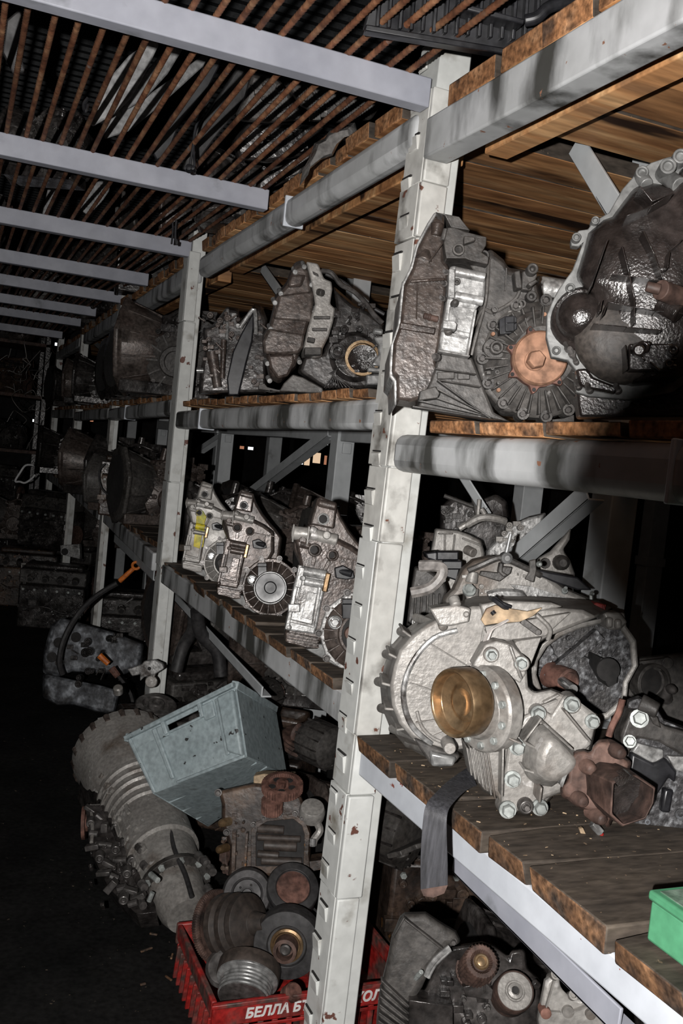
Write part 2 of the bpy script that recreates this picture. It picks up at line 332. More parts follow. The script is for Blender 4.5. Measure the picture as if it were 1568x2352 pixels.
for i, (x, y, D, sw, sh, e) in enumerate(((133, 791, 11.5, .07, .035, 'glw'), (96, 968, 11.0, .03, .035, 'glw'), (78, 966, 11.0, .03, .03, 'glw'), (728, 1052, 9.0, .07, .10, 'glo'), (706, 1056, 9.2, .05, .11, 'glo'), (688, 1062, 9.1, .07, .035, 'glw'), (748, 1057, 9.3, .02, .09, 'glr'), (576, 1030, 9.5, .05, .03, 'glw'), (556, 1028, 9.6, .04, .03, 'glr'), (211, 964, 9.5, .03, .04, 'glr'), (750, 1018, 9.0, .03, .035, 'glw'))):
    if i == 0:
        M['glw'] = emit('daylight_gap', (.95, .97, 1), 1.4); M['glo'] = emit('lamp_lit_gap', (1, .72, .48), .75); M['glr'] = emit('dim_lit_gap', (.75, .32, .18), .5)
    p = at(x, y, D); b = B(); b.box((p.x-sw/2, p.y, p.z-sh/2), (p.x+sw/2, p.y+.02, p.z+sh/2)); struct(b.ob('window_%d' % (i+1), e))

# the lens the flash stands beside: its barrel shades the right edge of the view
b = B(); n = 40; ra, rb = .040, .036
prof = [(ra, -.10), (ra, .045), (rb, .045), (rb, -.10)]
rs = [[CAM + FW*t + (RT*math.cos(2*math.pi*i/n)+UP*math.sin(2*math.pi*i/n))*r for i in range(n)] for r, t in prof]
b.rings(rs+[rs[0]], False, False)
tag(b.ob('lens_hood', 'plastic', origin=CAM-FW*.1), 'black tubular lens hood held beside the flash in the aisle', 'lens hood')

# ------------------------------------------------------------------ rack: posts
POSTS = [(.745, .813, 1.56, 1.65, 2.03), (.708, .760, 3.25, 3.34, 2.0), (.733, .775, 4.90, 4.99, 2.0), (.748, .80, 6.6, 6.69, 2.0), (.75, .80, 8.25, 8.34, 2.0)]
pl_ = ['near white rack post with cut slots between the two nearest bays', 'white rack post with black smudges, second from the camera', 'thin pale rack post, third from the camera', 'thin grey rack post, fourth from the camera', 'dim grey rack post at the far end of the rack']
for k, (x0, x1, y0, y1, z1) in enumerate(POSTS):
    t = T('rack_post', pl_[k], 'post', ((x0+x1)/2, (y0+y1)/2, 0), 'front posts of the rack')
    b = B(); b.box((x0+.004, y0+.004, 0), (x1, y1, z1)); b.ob('post_tube', 'post', t, .003)
    if k > 1: 
        b = B(); b.box((x0, y0-.002, .02), (x0+.02, y1-.01, z1-.03)); b.ob('face_channel', 'postold', t, .002)
        continue
    # older folded channel wrapped over the aisle corner, in overlapping lengths
    q = random.Random(k); z = .0
    cuts = [0, .42, .62, .735, 1.10, 1.24, 1.47, 1.66, 1.76, z1-.1] if k == 0 else [0, .8, 1.1, 1.66, 1.9]
    for i in range(len(cuts)-1):
        za, zb = cuts[i], cuts[i+1]-.002
        d = .004+.003*(i % 2); wx = (x1-x0)*(.62+.10*(i % 3)/2)
        b = B(); b.box((x0-d, y0+.008, za), (x0+.002, y1-.004, zb)); b.ob('channel_side', 'post' if zb < 1.2 or k == 1 else 'postold', t, .0015)
        b = B(); b.box((x0-d, y0-d, za), (x0+wx, y0+.0075, zb)); b.ob('channel_front', 'post' if zb < .75 or k == 1 else 'postold', t, .003)
    if k == 0:
        zz = .06; i = 0
        while zz < 1.98:
            # a tongue pushed out of each slot, a dark slit above it
            yc = y0+.052+.012*(i % 2); h = .026+.010*q.random(); wd = .030+.006*q.random(); dx = .0035
            vs = [(x0-.003, yc-wd/2, zz), (x0-.003, yc+wd/2, zz), (x0-.003, yc+wd/2, zz+h), (x0-.003, yc-wd/2, zz+h), (x0-.0065, yc-wd/2, zz+.002), (x0-.0065, yc+wd/2, zz+.002), (x0-.0075-dx, yc+wd/2, zz+h-.003), (x0-.0075-dx, yc-wd/2, zz+h-.003)]
            b = B(); b.rings([vs[:4], vs[4:]]); b.ob('slot_tongue', 'post' if zz < 1.1 else 'postold', t, .0008)
            b = B(); b.box((x0-.0076, yc-wd/2-.001, zz+h), (x0-.003, yc+wd/2+.001, zz+h+.003)); b.ob('slot', 'wall', t)
            zz += .0735; i += 1
    if k == 0: t.rotation_euler = (0, .014, 0); t.location.x -= .0189       # the near post leans a little
for k, (x, y0, y1) in enumerate(((1.30, 3.2, 3.27), (1.32, 4.9, 4.97), (1.32, 6.6, 6.67), (1.30, 1.62, 1.69), (1.33, .62, .70))):
    b = B(); b.box((x, y0, 0), (x+.07, y1, 2.0)); b.box((x+.02, y0-.012, 1.26), (x+.055, y0, 1.30))
    tag(b.ob('back_post', 'brace', None, .003, origin=(x+.035, y0, 0)), ['grey back post seen behind the cluster of gearboxes in the second bay', 'grey back post far behind the second bay', 'dim grey back post deep in the rack', 'grey back post hidden behind the near slotted post', 'shaded back post at the right edge of the near bay'][k], 'post', 'back posts of the rack')
for k, p in enumerate((at(632, 1030, 6.3), at(512, 1020, 6.1), at(1222, 1155, 3.6), at(1510, 1250, 4.2), at(300, 1000, 8.0))):
    b = B(); b.box((p.x-.045, p.y, 0), (p.x+.045, p.y+.07, 1.42)); b.box((p.x-.055, p.y-.004, .9), (p.x+.055, p.y+.074, .94))
    tag(b.ob('rear_rack_post', 'brace', None, .003, origin=(p.x, p.y, 0)), ['grey post of the rack behind, right of the long diagonal brace', 'grey post of the rack behind, above the black bell housing', 'pale post of the rack behind, left of the wide brace in the near bay', 'dark post of the rack behind at the right edge', 'faint post of the rack behind the third bay'][k], 'post', 'posts of the rack behind')

# ------------------------------------------------------------------ rack: beams
def beam(pL, pR, h, m, label, wd=.05, bev=.012, weld=None, group='front beams of the rack'):
    pL, pR = V(pL), V(pR); b = B(); q = [V((0, 0, 0)), V((wd, 0, 0)), V((wd, 0, h)), V((0, 0, h))]
    n = 7; ring = []
    for i in range(n):
        p = pL.lerp(pR, i/(n-1)); j = rnd.uniform(-.0015, .0015)
        ring.append([p+k+V((0, 0, j)) for k in q])
    b.rings(ring)
    t = T('shelf_beam', label, 'beam', (pL+pR)/2, group)
    b.ob('beam_tube', m, t, bev, 3)
    if weld is not None:
        p = pL.lerp(pR, weld); d = (pR-pL).normalized()
        b = B(); b.rings([[p-d*.004+V((-.003, 0, -.003)), p-d*.004+V((wd, 0, -.003)), p-d*.004+V((wd, 0, h+.003)), p-d*.004+V((-.003, 0, h+.003))], [p+d*.004+V((-.003, 0, -.003)), p+d*.004+V((wd, 0, -.003)), p+d*.004+V((wd, 0, h+.003)), p+d*.004+V((-.003, 0, h+.003))]])
        b.ob('weld_seam', 'beamlight', t, .002)
    return t
def bp(x, y, X): return hit(x, y, 0, X)
beam((.74, 1.555, 1.797), (.74, -.1, 1.780), .072, 'beam', 'grey top beam of the near bay under thick pine planks', bev=.004)
beam((.738, 1.553, 1.233), (.74, -.1, 1.242), .068, 'beam', 'smudged round edged middle beam of the near bay, dark at its right', weld=.44, bev=.02)
beam((.742, 1.555, .661), (.74, -.1, .668), .047, 'beamlight', 'pale bluish low beam under the board shelf with the green box', bev=.004)
XL, XR = .703, .738
beam(bp(452, 636, XL), bp(945, 340, XR), .070, 'beam', 'grimy round edged top beam of the second bay', weld=.55, bev=.02)
beam(bp(400, 983, XL), bp(868, 984, XR), .060, 'beam', 'smudged middle beam of the second bay with a weld seam', weld=.2, bev=.012)
beam(bp(368, 1338, XL), bp(785, 1668, XR), .066, 'beam', 'sloping low beam of the second bay smeared with oil', bev=.006)
beam(bp(285, 735, .725), bp(432, 648, .706), .07, 'beam', 'dark top beam of the third bay', bev=.012)
beam(bp(247, 965, .725), bp(390, 953, .706), .06, 'beam', 'dim middle beam of the third bay below a row of plank ends', weld=.35, bev=.012)
beam(bp(236, 1200, .725), bp(347, 1312, .706), .068, 'beam', 'dim low beam of the third bay', bev=.006)
beam(bp(190, 790, .742), bp(268, 742, .73), .07, 'beam', 'dim top beam of the fourth bay', bev=.01)
beam(bp(170, 966, .742), bp(245, 962, .73), .06, 'beam', 'dim middle beam of the fourth bay', bev=.01)
beam(bp(153, 1128, .742), bp(225, 1195, .73), .068, 'beam', 'dim low beam of the fourth bay', bev=.006)
for z, l in ((1.81, 'top'), (1.32, 'middle'), (.80, 'low')): beam((.745, 8.24, z), (.745, 6.7, z), .065, 'beam', 'almost black %s beam of the farthest bay' % l, bev=.008)
for k, (ya, yb) in enumerate(((-.1, 1.62), (1.69, 3.2), (3.27, 4.9), (4.97, 6.6))):
    for z, l in ((1.305, 'middle'), (.74, 'low')):
        if k == 0: z -= .065
        beam((1.31, ya, z), (1.31, yb, z), .06, 'brace', 'grey %s beam along the back of bay %s' % (l, ['one, nearest', 'two', 'three', 'four'][k]), bev=.004, group='back beams of the rack')
# braces
def brace(p0, p1, wd, th, label, m='brace'):
    p0, p1 = V(p0), V(p1); b = B(); d = (p1-p0).normalized(); sd = V((1, 0, 0)); u = d.cross(sd).normalized()
    # angle iron: two legs
    b.rings([[p+u*(-wd/2), p+u*(wd/2), p+u*(wd/2)+sd*th, p+u*(-wd/2)+sd*th] for p in (p0, p1)])
    b.rings([[p+u*(-wd/2), p+u*(-wd/2+th), p+u*(-wd/2+th)+sd*wd, p+u*(-wd/2)+sd*wd] for p in (p0, p1)])
    return tag(b.ob('diagonal_brace', m, None, .0015, origin=p0), label, 'brace', 'diagonal braces of the rack')
X = 1.29
brace(bp(400, 1262, X), bp(752, 990, X), .042, .005, 'long pale brace rising behind the second bay gearboxes')
brace(bp(1150, 1300, 1.22), bp(1345, 1128, 1.22), .042, .005, 'wide pale brace rising behind the silver gearbox')
brace(bp(1318, 330, 1.05), bp(1450, 545, 1.05), .044, .006, 'pale brace hanging from the near plank ceiling')
brace(bp(600, 615, .98), bp(690, 745, .98), .04, .006, 'pale brace left of the tall brown gearbox')
brace(bp(293, 730, .9), bp(360, 790, .9), .04, .006, 'short brace hanging at the third post')
brace(bp(203, 775, .9), bp(262, 828, .9), .04, .006, 'short dim brace hanging at the fourth post')
brace(bp(150, 790, .9), bp(190, 830, .9), .03, .006, 'dark brace at the far end of the rack')
brace(bp(392, 1362, .80), bp(600, 1590, .80), .03, .005, 'narrow pale brace below the second bay beam')
brace(bp(1040, 1978, .768), bp(1420, 2350, .768), .036, .005, 'grey brace below the near low beam', 'bar')
brace(bp(262, 1236, .76), bp(352, 1322, .74), .04, .005, 'dim brace under the third bay beam')
brace(bp(190, 1130, .85), bp(222, 1172, .85), .03, .005, 'dim brace under the fourth bay beam')
brace(at(450, 1035, 6.1), at(518, 990, 6.06), .05, .005, 'small brace of the rack behind, upper left of the second bay')
brace(at(1055, 1085, 2.36), at(1110, 1172, 2.33), .03, .005, 'small pale brace behind the near slotted post')

# ------------------------------------------------------------------ shelves of planks
def shelf(label, y0, y1, z, th, wmin, wmax, x0, x1, wany=.004, dirty=True, batten=None, seed=0, ylist=None, low=False, proud=.012):
    q = random.Random(seed); t = T('plank_shelf', label, 'shelf', ((x0+x1)/2, (y0+y1)/2, z), 'plank shelves of the rack')
    if ylist is None:
        ylist = [y0]
        while ylist[-1] < y1-wmin: ylist.append(min(y1, ylist[-1]+q.uniform(wmin, wmax)))
    for i in range(len(ylist)-1):
        a, c = ylist[i]+.0015, ylist[i+1]-.0015; xs = x0+q.uniform(-proud, proud); h = th*q.uniform(.88, 1.08); dz = q.uniform(-.002, .002)
        nX = 7; ring = []
        b = B(); n2 = 4
        for k in range(nX):
            s = k/(nX-1); X = xs+(x1-xs)*s; j1 = q.uniform(-wany, wany)*.5; j2 = q.uniform(-wany, wany)*.5
            if k == 0: j1 += q.uniform(0, wany); j2 -= q.uniform(0, wany)
            ring.append([V((X+(q.uniform(0, wany*1.3) if k == 0 else 0), a+j1, z+dz)), V((X+(q.uniform(0, wany*1.3) if k == 0 else 0), c+j2, z+dz)), V((X, c+j2*1.3, z+dz+h)), V((X, a+j1*1.3, z+dz+h))])
        vs = [p for r in ring for p in r]
        for k in range(nX-1):
            for e in range(4):
                f = (k*4+e, k*4+(e+1) % 4, (k+1)*4+(e+1) % 4, (k+1)*4+e)
                b.add([], []) ; b.f.append(f); b.mi.append(2 if (e and dirty) else 0)
        b.v += vs; b.f += [(0, 3, 2, 1), tuple((nX-1)*4+e for e in range(4))]; b.mi += [1, 1]
        b.ob('plank', None, t, .003, 2, 30, mats=['wood', 'woodenddirty' if low else 'woodend', 'wooddirty'])
    if batten:
        bx0, bz0, bz1 = batten
        b = B(); b.box((bx0, y0+.02, bz0), (bx0+.05, y1-.02, bz1)); b.ob('batten', 'wood', t, .003)
    return t
shelf('thick pine plank ceiling over the near bay', -.1, 1.55, 1.868, .036, .12, .17, .745, 2.15, seed=1, batten=(.85, 1.822, 1.868), proud=.006)
shelf('pine plank ceiling over the second bay', 1.66, 3.24, 1.897, .032, .08, .14, .735, 2.15, seed=2, batten=(.84, 1.845, 1.897), proud=.008)
shelf('dim plank ceiling over the third bay', 3.35, 4.89, 1.885, .032, .09, .14, .725, 2.0, seed=3, batten=(.84, 1.835, 1.885))
shelf('dark plank ceiling over the fourth bay', 5.0, 6.59, 1.882, .032, .1, .15, .735, 1.45, seed=4)
shelf('black plank ceiling over the farthest bay', 6.7, 8.24, 1.878, .032, .12, .16, .745, 1.45, seed=5)
shelf('middle plank shelf of the near bay with bright sawn edge', -.1, 1.50, 1.306, .020, .14, .2, .745, 1.40, seed=6, proud=.003)
shelf('middle plank shelf of the second bay with a row of orange board ends', 1.66, 3.32, 1.366, .020, .07, .10, .722, 1.40, seed=7, proud=.004)
shelf('middle plank shelf of the third bay', 3.35, 4.89, 1.385, .02, .08, .1, .715, 1.40, seed=8)
shelf('middle plank shelf of the fourth bay', 5.0, 6.59, 1.382, .02, .08, .1, .735, 1.40, seed=9)
shelf('middle plank shelf of the farthest bay', 6.7, 8.24, 1.386, .02, .1, .12, .745, 1.40, seed=10)
shelf('wany oil soaked board shelf under the silver gearbox', 0, 1.55, .709, .032, 0, 0, .728, 1.40, wany=.008, seed=11, ylist=[-.1, .03, .18, .31, .45, .58, .70, .825, .99, 1.10, 1.22, 1.40, 1.555], proud=.003, low=True)
shelf('oily board shelf of the second bay with splintered edge', 1.66, 3.32, .792, .026, .10, .16, .715, 1.40, wany=.008, seed=12, proud=.007, low=True)
shelf('low board shelf of the third bay', 3.35, 4.89, .845, .024, .1, .15, .715, 1.40, seed=13, low=True)
shelf('low board shelf of the fourth bay', 5.0, 6.59, .865, .024, .1, .15, .735, 1.40, seed=14, low=True)
shelf('low board shelf of the farthest bay', 6.7, 8.24, .866, .024, .1, .15, .745, 1.40, seed=15, low=True)

# ------------------------------------------------------------------ grate of rebar under the roof
t = T('rebar_grate', 'rusty rebar grate welded on grey cross bars above the aisle', 'grate', (0, 4, 1.9))
BARS = [((980, 245), 1.56, .745), ((615, 482), 2.40, .713), ((437, 590), 3.25, .708), ((340, 657), 4.05, .712), ((283, 697), 4.9, .735), ((220, 727), 5.7, .716), ((185, 750), 6.5, .725), ((137, 777), 7.3, .69)]
bz = []
for k, ((x, y), Y, xe) in enumerate(BARS):
    z = hit(x, y, 1, Y).z; bz.append((Y, z+.05)); b = B(); b.box((-.95, Y, z), (xe, Y+.035, z+.052)); b.ob('cross_bar', 'bar', t, .0025)
b = B(); prev = None
def rz(Y):
    pts = [(.2, bz[0][1])]+bz+[(8.3, bz[-1][1])]
    for (a, za), (c, zc) in zip(pts, pts[1:]):
        if a <= Y <= c: return za+(zc-za)*(Y-a)/(c-a)
rs = []; Y = .25; i = 0
while Y < 8.2:
    r = .0062 if i % 2 else .0050
    rs.append([V((math.cos(2*math.pi*j/8)*r, Y, rz(Y)+.0045+math.sin(2*math.pi*j/8)*r)) for j in range(8)]); i += 1
    Y += .0055 if Y < 2.5 else (.02 if Y < 3.6 else .2)
b.rings(rs); o = b.ob('rebar', 'rebar', t, smoothang=60)
for k in range(1, 34):
    c = o.copy(); COL.objects.link(c); c.location = V((0.700-.0396*k+rnd.uniform(-.003, .003), 0, rnd.uniform(-.001, .002))); c.rotation_euler = (0, 0, rnd.uniform(-.0015, .0015)); c.parent = t
o.location = V((.700, 0, 0))

# ------------------------------------------------------------------ middle shelf, near bay: left gearbox with the rusty cover
fr = Fr(780, 950, 1.40, (890, 470, 3.647))
t = T('gearbox', 'greasy gearbox with a round rusty cover in front of the slotted post', 'gearbox', fr.P(780, 1870, -.05), 'gearboxes on the shelves')
bell = [(395, 60), (330, 160), (240, 330), (195, 510), (120, 660), (100, 860), (85, 1010), (25, 1180), (10, 1440), (50, 1480), (55, 1680), (180, 1700), (330, 1650), (440, 1480), (400, 1350), (430, 1210), (480, 800), (520, 500), (470, 440), (470, 200), (480, 90)]
b = B(fr)
cxm = lambda pts, cx, cy, s: [(cx+(x-cx)*s, cy+(y-cy)*s) for x, y in pts]
b.lo([(cxm(bell, 420, 900, 1.0), -.17), (bell, -.03), (cxm(bell, 420, 900, .93), .004)])
b.ob('bell_housing', 'brownbell', t, .004)
b = B(fr)
rim = [(395, 60), (330, 160), (240, 330), (195, 510), (120, 660), (100, 860), (85, 1010), (25, 1180), (10, 1440), (50, 1480), (55, 1680), (75, 1680), (85, 1480), (45, 1430), (60, 1190), (125, 1015), (135, 860), (150, 670), (225, 520), (265, 340), (350, 175), (415, 75)]
b.pr(rim, -.19, -.005)
for x, y, r in ((60, 1170, 40), (30, 1380, 34), (120, 670, 30), (335, 200, 45), (100, 1000, 30), (65, 1600, 30)): b.cx(x, y, -.02, x+70, y+8, -.015, r)
b.ob('bell_rim', 'alubright', t, .003)
b = B(fr); b.cx(300, 470, .0, 330, 380, -.0, 80, 30); b.cx(420, 160, 0, 400, 270, .0, 60, 50); b.ba(190, 640, 480, 620, 26, 0, .012); b.ba(100, 1010, 400, 1060, 60, -.002, .01); b.ba(250, 660, 240, 960, 10, 0, .008); b.ba(350, 470, 460, 320, 12, 0, .02)
b.ob('bell_ribs', 'brownbell', t, .002)
b = B(fr); b.cx(300, 930, .01, 420, 962, .006, 24, 28); b.cx(340, 940, .01, 360, 946, .01, 31); b.ob('clutch_shaft', 'rust', t, .001)
b = B(fr); b.pr([(400, 60), (600, 100), (690, 215), (530, 190), (480, 90)], -.11, -.03); b.pr([(500, 190), (560, 190), (650, 225), (830, 270), (825, 340), (790, 400), (850, 440), (840, 500), (700, 470), (650, 450), (490, 450), (470, 320)], -.08, .028)
b.pr([(640, 260), (730, 270), (735, 300), (640, 330)], .02, .04)
b.ob('mounting_bracket', 'alugrey', t, .005)
b = B(fr); b.la(590, 385, [(50, 0), (50, .008), (34, .008), (30, -.004)], 18, None, .028); b.la(795, 445, [(48, 0), (46, .014), (26, .014), (24, .002)], 16, None, .0); b.cx(490, 205, .015, 465, 300, .015, 26); b.ob('bracket_boss', 'alugrey', t, .001)
# silver bracket
b = B(fr); b.pr([(520, 510), (560, 508), (825, 572), (812, 790), (745, 870), (690, 1265), (430, 1225), (445, 1100), (470, 960), (505, 780)], -.02, .030); sb = b.ob('silver_bracket', 'alubright', t, .004)
b = B(fr); b.cx(560, 560, .03, 815, 612, .03, 42); b.cx(560, 765, .034, 800, 812, .034, 40); b.pr([(515, 535), (565, 540), (560, 780), (505, 775)], .03, .044); b.pr([(520, 850), (740, 872), (700, 1080), (505, 1040)], .03, .036)
b.pr([(465, 965), (560, 975), (580, 1000), (572, 1050), (460, 1030)], .03, .062); b.ba(740, 875, 672, 1262, 20, .03, .052); b.ba(430, 1222, 690, 1268, 16, .03, .052); b.ba(505, 1075, 670, 1110, 14, .03, .045); b.ob('bracket_webs', 'alubright', sb, .003)
b = B(fr); b.cx(505, 1045, .05, 510, 1085, .045, 38, 30); b.la(578, 650, [(30, 0), (28, .006), (12, .006), (10, .001)], 14, None, .03); b.la(555, 838, [(34, 0), (30, .014), (12, .018)], 14, None, .03); b.ob('bracket_boss', 'alugrey', t, .001)
bolts(t, fr, [(415, 1280, .02, 26), (500, 570, .02, 18), (485, 665, .02, 18), (470, 790, .02, 16)], 20, .012, 'boltdark', (-.5, 0, .8))
# main casing
case = [(650, 460), (800, 420), (860, 370), (970, 460), (1010, 530), (1140, 545), (1240, 540), (1250, 640), (1290, 830), (1340, 840), (1560, 900), (1580, 1300), (1560, 1700), (1370, 1800), (1270, 1790), (950, 1770), (800, 1600), (700, 1300), (700, 1200), (740, 870), (830, 700)]
b = B(fr); b.lo([(cxm(case, 1100, 1100, .97), -.16), (case, -.02), (cxm(case, 1120, 1100, .93), .006)]); b.ob('casing', 'alugrey', t, .004)
b = B(fr); low = [(430, 1215), (710, 1270), (800, 1500), (900, 1750), (1030, 1875), (850, 1852), (230, 1702), (340, 1480)]
b.lo([(low, -.14), (low, -.01), (cxm(low, 650, 1550, .94), .008)]); b.ob('side_casing', 'alugrey', t, .003)
b = B(fr)
for x0, y0, x1, y1 in ((420, 1470, 860, 1790), (390, 1530, 900, 1820), (330, 1590, 930, 1845), (260, 1640, 960, 1868), (210, 1690, 880, 1862), (400, 1370, 740, 1420), (420, 1465, 780, 1525)): b.ba(x0, y0, x1, y1, 11, -.002, .022)
b.bx(415, 1400, 560, 1460, 0, .014); b.bx(585, 1410, 690, 1465, 0, .012); b.pr([(270, 1560), (400, 1520), (440, 1580), (420, 1620), (260, 1640)], 0, .03); b.ob('cooling_ribs', 'alugrey', t, .0015)
b = B(fr); b.ba(560, 340, 560, 350, 10, 0, .01); b.tx([(845, 460, .005), (830, 700, .012), (810, 850, .012), (740, 1100, .014), (700, 1260, .01)], .003); b.tx([(640, 1120, .02), (730, 1000, .016), (800, 880, .012), (890, 900, .01), (1060, 800, .01), (1110, 700, .01)], .003); b.ba(995, 530, 985, 720, 10, 0, .01)
clutter(b, 840, 880, 1100, 1000, .006, 8, 40, 4); b.ob('casing_ribs', 'alugrey', t)
# differential cover: radial ribs, bolts
b = B(fr); cxp, cyp = 1268, 1300
b.la(cxp, cyp, [(490, -.03), (490, .004), (465, .010), (300, .022), (250, .030), (230, .030)], 56, None, 0); dc = b.ob('differential_cover', 'alugrey', t)
b = B(fr)
for i in range(30):
    a = math.radians(20+i*11.6); b.ba(cxp+255*math.cos(a), cyp+255*math.sin(a), cxp+455*math.cos(a), cyp+455*math.sin(a), 15, .008, .026+.003*(i % 2))
b.ob('radial_ribs', 'alugrey', dc, .001)
b = B(fr); pts = [(cxp+485*math.cos(math.radians(a)), cyp+485*math.sin(math.radians(a))) for a in (40, 62, 85, 108, 130, 155, 180, 215, 245, 275)]
for x, y in pts: b.la(x, y, [(52, -.02), (50, .016), (30, .016), (28, .010)], 14, None, 0)
b.ob('cover_lugs', 'alugrey', t)
bolts(dc, fr, [(x, y, .010, 26) for x, y in pts], 26, .012, 'boltdark')
b = B(fr); ears = []
for i in range(72):
    a = 2*math.pi*i/72; e = max(0, math.cos(7*a+.4))**3; ears.append((1268+(228+62*e)*math.cos(a), 1295+(232+62*e)*math.sin(a)))
b.pr(ears, .028, .042); b.ob('rusty_flange', 'redrust', t, .001)
b = B(fr); b.la(1265, 1295, [(222, 0), (222, .012), (212, .015), (206, .012), (80, .010)], 48, None, .040); rc = b.ob('rusty_cover', 'rustdust', t)
b = B(fr); b.la(1228, 1310, [(76, 0), (76, .016), (66, .021)], 6, None, .049, .3); b.la(1228, 1310, [(84, 0), (82, .004)], 20, None, .049); b.ob('cover_bolt', 'rustdust', rc, .001)
b = B(fr)
for i in range(7):
    a = (2*math.pi*i-.4)/7; b.la(1268+256*math.cos(a), 1295+260*math.sin(a), [(17, 0), (15, .0012)], 12, None, .042)
b.ob('ear_holes', 'wall', t)
b = B(fr); b.pr([(985, 935), (1060, 930), (1082, 950), (1082, 1040), (1030, 1080), (940, 1085), (935, 960)], .0, .035); b.pr([(985, 940), (1060, 935), (1060, 1060), (990, 1060)], .03, .044); b.ba(1000, 990, 1080, 985, 8, .03, .047); b.ob('connector', 'plastic', t, .002)
b = B(fr); b.pr(ell(905, 1200, 105, 90), -.01, .02); b.la(905, 1205, [(58, 0), (56, .012), (34, .012), (30, .004)], 18, None, .02); b.la(1105, 848, [(44, 0), (40, .016), (22, .016), (20, .006)], 16, None, .0); b.la(1185, 790, [(50, 0), (44, .02), (20, .02), (18, .01)], 16, None, .0); b.ob('filler_boss', 'alugrey', t, .001)
b = B(fr); b.pr([(1060, 560), (1110, 545), (1130, 700), (1075, 700)], 0, .03); b.pr([(1130, 560), (1230, 530), (1255, 590), (1200, 720), (1120, 710)], 0, .022); b.la(1195, 562, [(48, 0), (46, .02), (22, .02), (20, .008)], 16, None, .02); b.pr([(1170, 660), (1240, 620), (1262, 640), (1200, 690)], .02, .04); b.ob('sensor_bracket', 'alugrey', t, .002)
b = B(fr); b.tx([(1040, 1010, .03), (1150, 935, .02), (1270, 915, .015)], .006); b.tx([(1150, 985, .02), (1200, 940, .02), (1280, 950, .015)], .004); b.ob('breather_pipe', 'boltdark', t)
b = B(fr)
for x, y in ((878, 1088), (925, 1556), (1308, 925)): b.la(x, y, [(18, 0), (16, .006)], 12, None, .018)
b.ob('dowel', 'rustdust', t)
b = B(fr); clutter(b, 840, 1340, 1000, 1520, .012, 5, 30, 9); clutter(b, 1290, 1800, 1500, 1900, -.02, 4, 30, 10); b.pr([(1380, 1800), (1480, 1790), (1560, 1760), (1560, 1890), (1380, 1890)], -.06, -.01); b.ob('lower_webs', 'alugrey', t, .001)

clampz(t, 1.327)
# right bell housing, oily
fr = Fr(700, 1100, 1.13, (1240, 340, 3.92), tx=-.15)
t = T('gearbox', 'big oil wet black bell housing with a matt grey edge at the upper right', 'gearbox', fr.P(700, 2400, -.06), 'gearboxes on the shelves')
flg = [(1286, 55), (1150, 80), (1000, 130), (880, 210), (740, 370), (620, 580), (480, 660), (430, 730), (350, 740), (275, 820), (280, 880), (350, 885), (380, 860), (290, 1100), (160, 1280), (110, 1380), (60, 1500), (55, 1700), (100, 1880), (250, 1910), (320, 2000), (320, 2200), (450, 2240), (810, 2270), (1200, 2200), (1600, 1900), (1800, 1400), (1800, 800), (1600, 200), (1450, 60)]
b = B(fr); b.pr(flg, -.016, 0); fg = b.ob('flange', 'flange', t, .003)
inn = [(1290, 130), (1180, 330), (1000, 300), (850, 330), (720, 500), (640, 610), (560, 640), (420, 760), (385, 900), (300, 1180), (430, 1310), (450, 1400), (420, 1500), (330, 1760), (420, 1960), (620, 2110), (820, 2160), (1200, 2120), (1500, 1900), (1700, 1400), (1680, 900), (1500, 300)]
b = B(fr); b.lo([(inn, -.01), (cxm(inn, 1250, 1250, .95), .025), (cxm(inn, 1300, 1250, .82), .036), (cxm(inn, 1350, 1250, .5), .046)]); b.ob('bell_body', 'oily', t, .008, 3, 50)
b = B(fr)
for pts in ([(610, 820), (530, 1050), (460, 1250)], [(740, 880), (800, 1120), (850, 1350), (850, 1580)], [(930, 740), (1030, 960), (1110, 1190)], [(650, 1130), (860, 1160), (1120, 1195), (1300, 1240)], [(610, 1385), (850, 1430), (1040, 1465), (1300, 1490)], [(480, 1580), (780, 1610), (1100, 1640)], [(610, 1385), (570, 1500)], [(560, 1360), (540, 1470)], [(770, 1770), (790, 1990)], [(900, 340), (1010, 480), (1200, 400)], [(780, 610), (1000, 520), (1200, 400)], [(1150, 1080), (1170, 920), (1280, 820)]):
    for (x0, y0), (x1, y1) in zip(pts, pts[1:]):
        b.ba(x0, y0, x1, y1, 9, .0, .072)
b.ob('bell_ribs', 'oily', t, .0015)
b = B(fr); b.la(380, 1545, [(300, -.02), (285, .008), (250, .012), (225, .010), (215, .018), (175, .030), (100, .037), (1, .039)], 32, (-.25, .1, 1), 0); b.ob('starter_snout', 'oily', t, 0, 3, 50); b = B(fr)
b.lo([(ell(760, 1700, 470, 440, 24), -.005), (ell(760, 1700, 450, 420, 24), .022), (ell(780, 1695, 400, 370, 24), .032), (ell(800, 1690, 300, 270, 24), .040), (ell(820, 1690, 120, 110, 24), .044)]); b.ob('starter_bulge', 'dullcast', t, 0, 3, 60)
b = B(fr)
for x, y, r, h in ((905, 245, 60, .012), (1110, 240, 75, .03), (1235, 125, 70, .02), (490, 670, 38, .010), (320, 825, 42, .012), (270, 1265, 46, .004), (145, 1825, 42, .004)): b.la(x, y, [(r, -.01), (r*.95, h), (r*.6, h), (r*.55, h-.004), (1, h-.004)], 18, None, 0)
b.cx(1110, 240, .0, 1260, 340, .03, 72); b.cx(905, 250, .0, 960, 330, .01, 60); b.ob('bolt_bosses', 'flange', fg, .001)
bolts(t, fr, [(250, 1815, .0, 22), (290, 1860, .0, 26), (345, 2150, .0, 26), (445, 2180, .006, 26), (700, 2185, .006, 26), (325, 1930, 0, 20)], 26, .014, 'boltdark', (-.3, .4, .8))
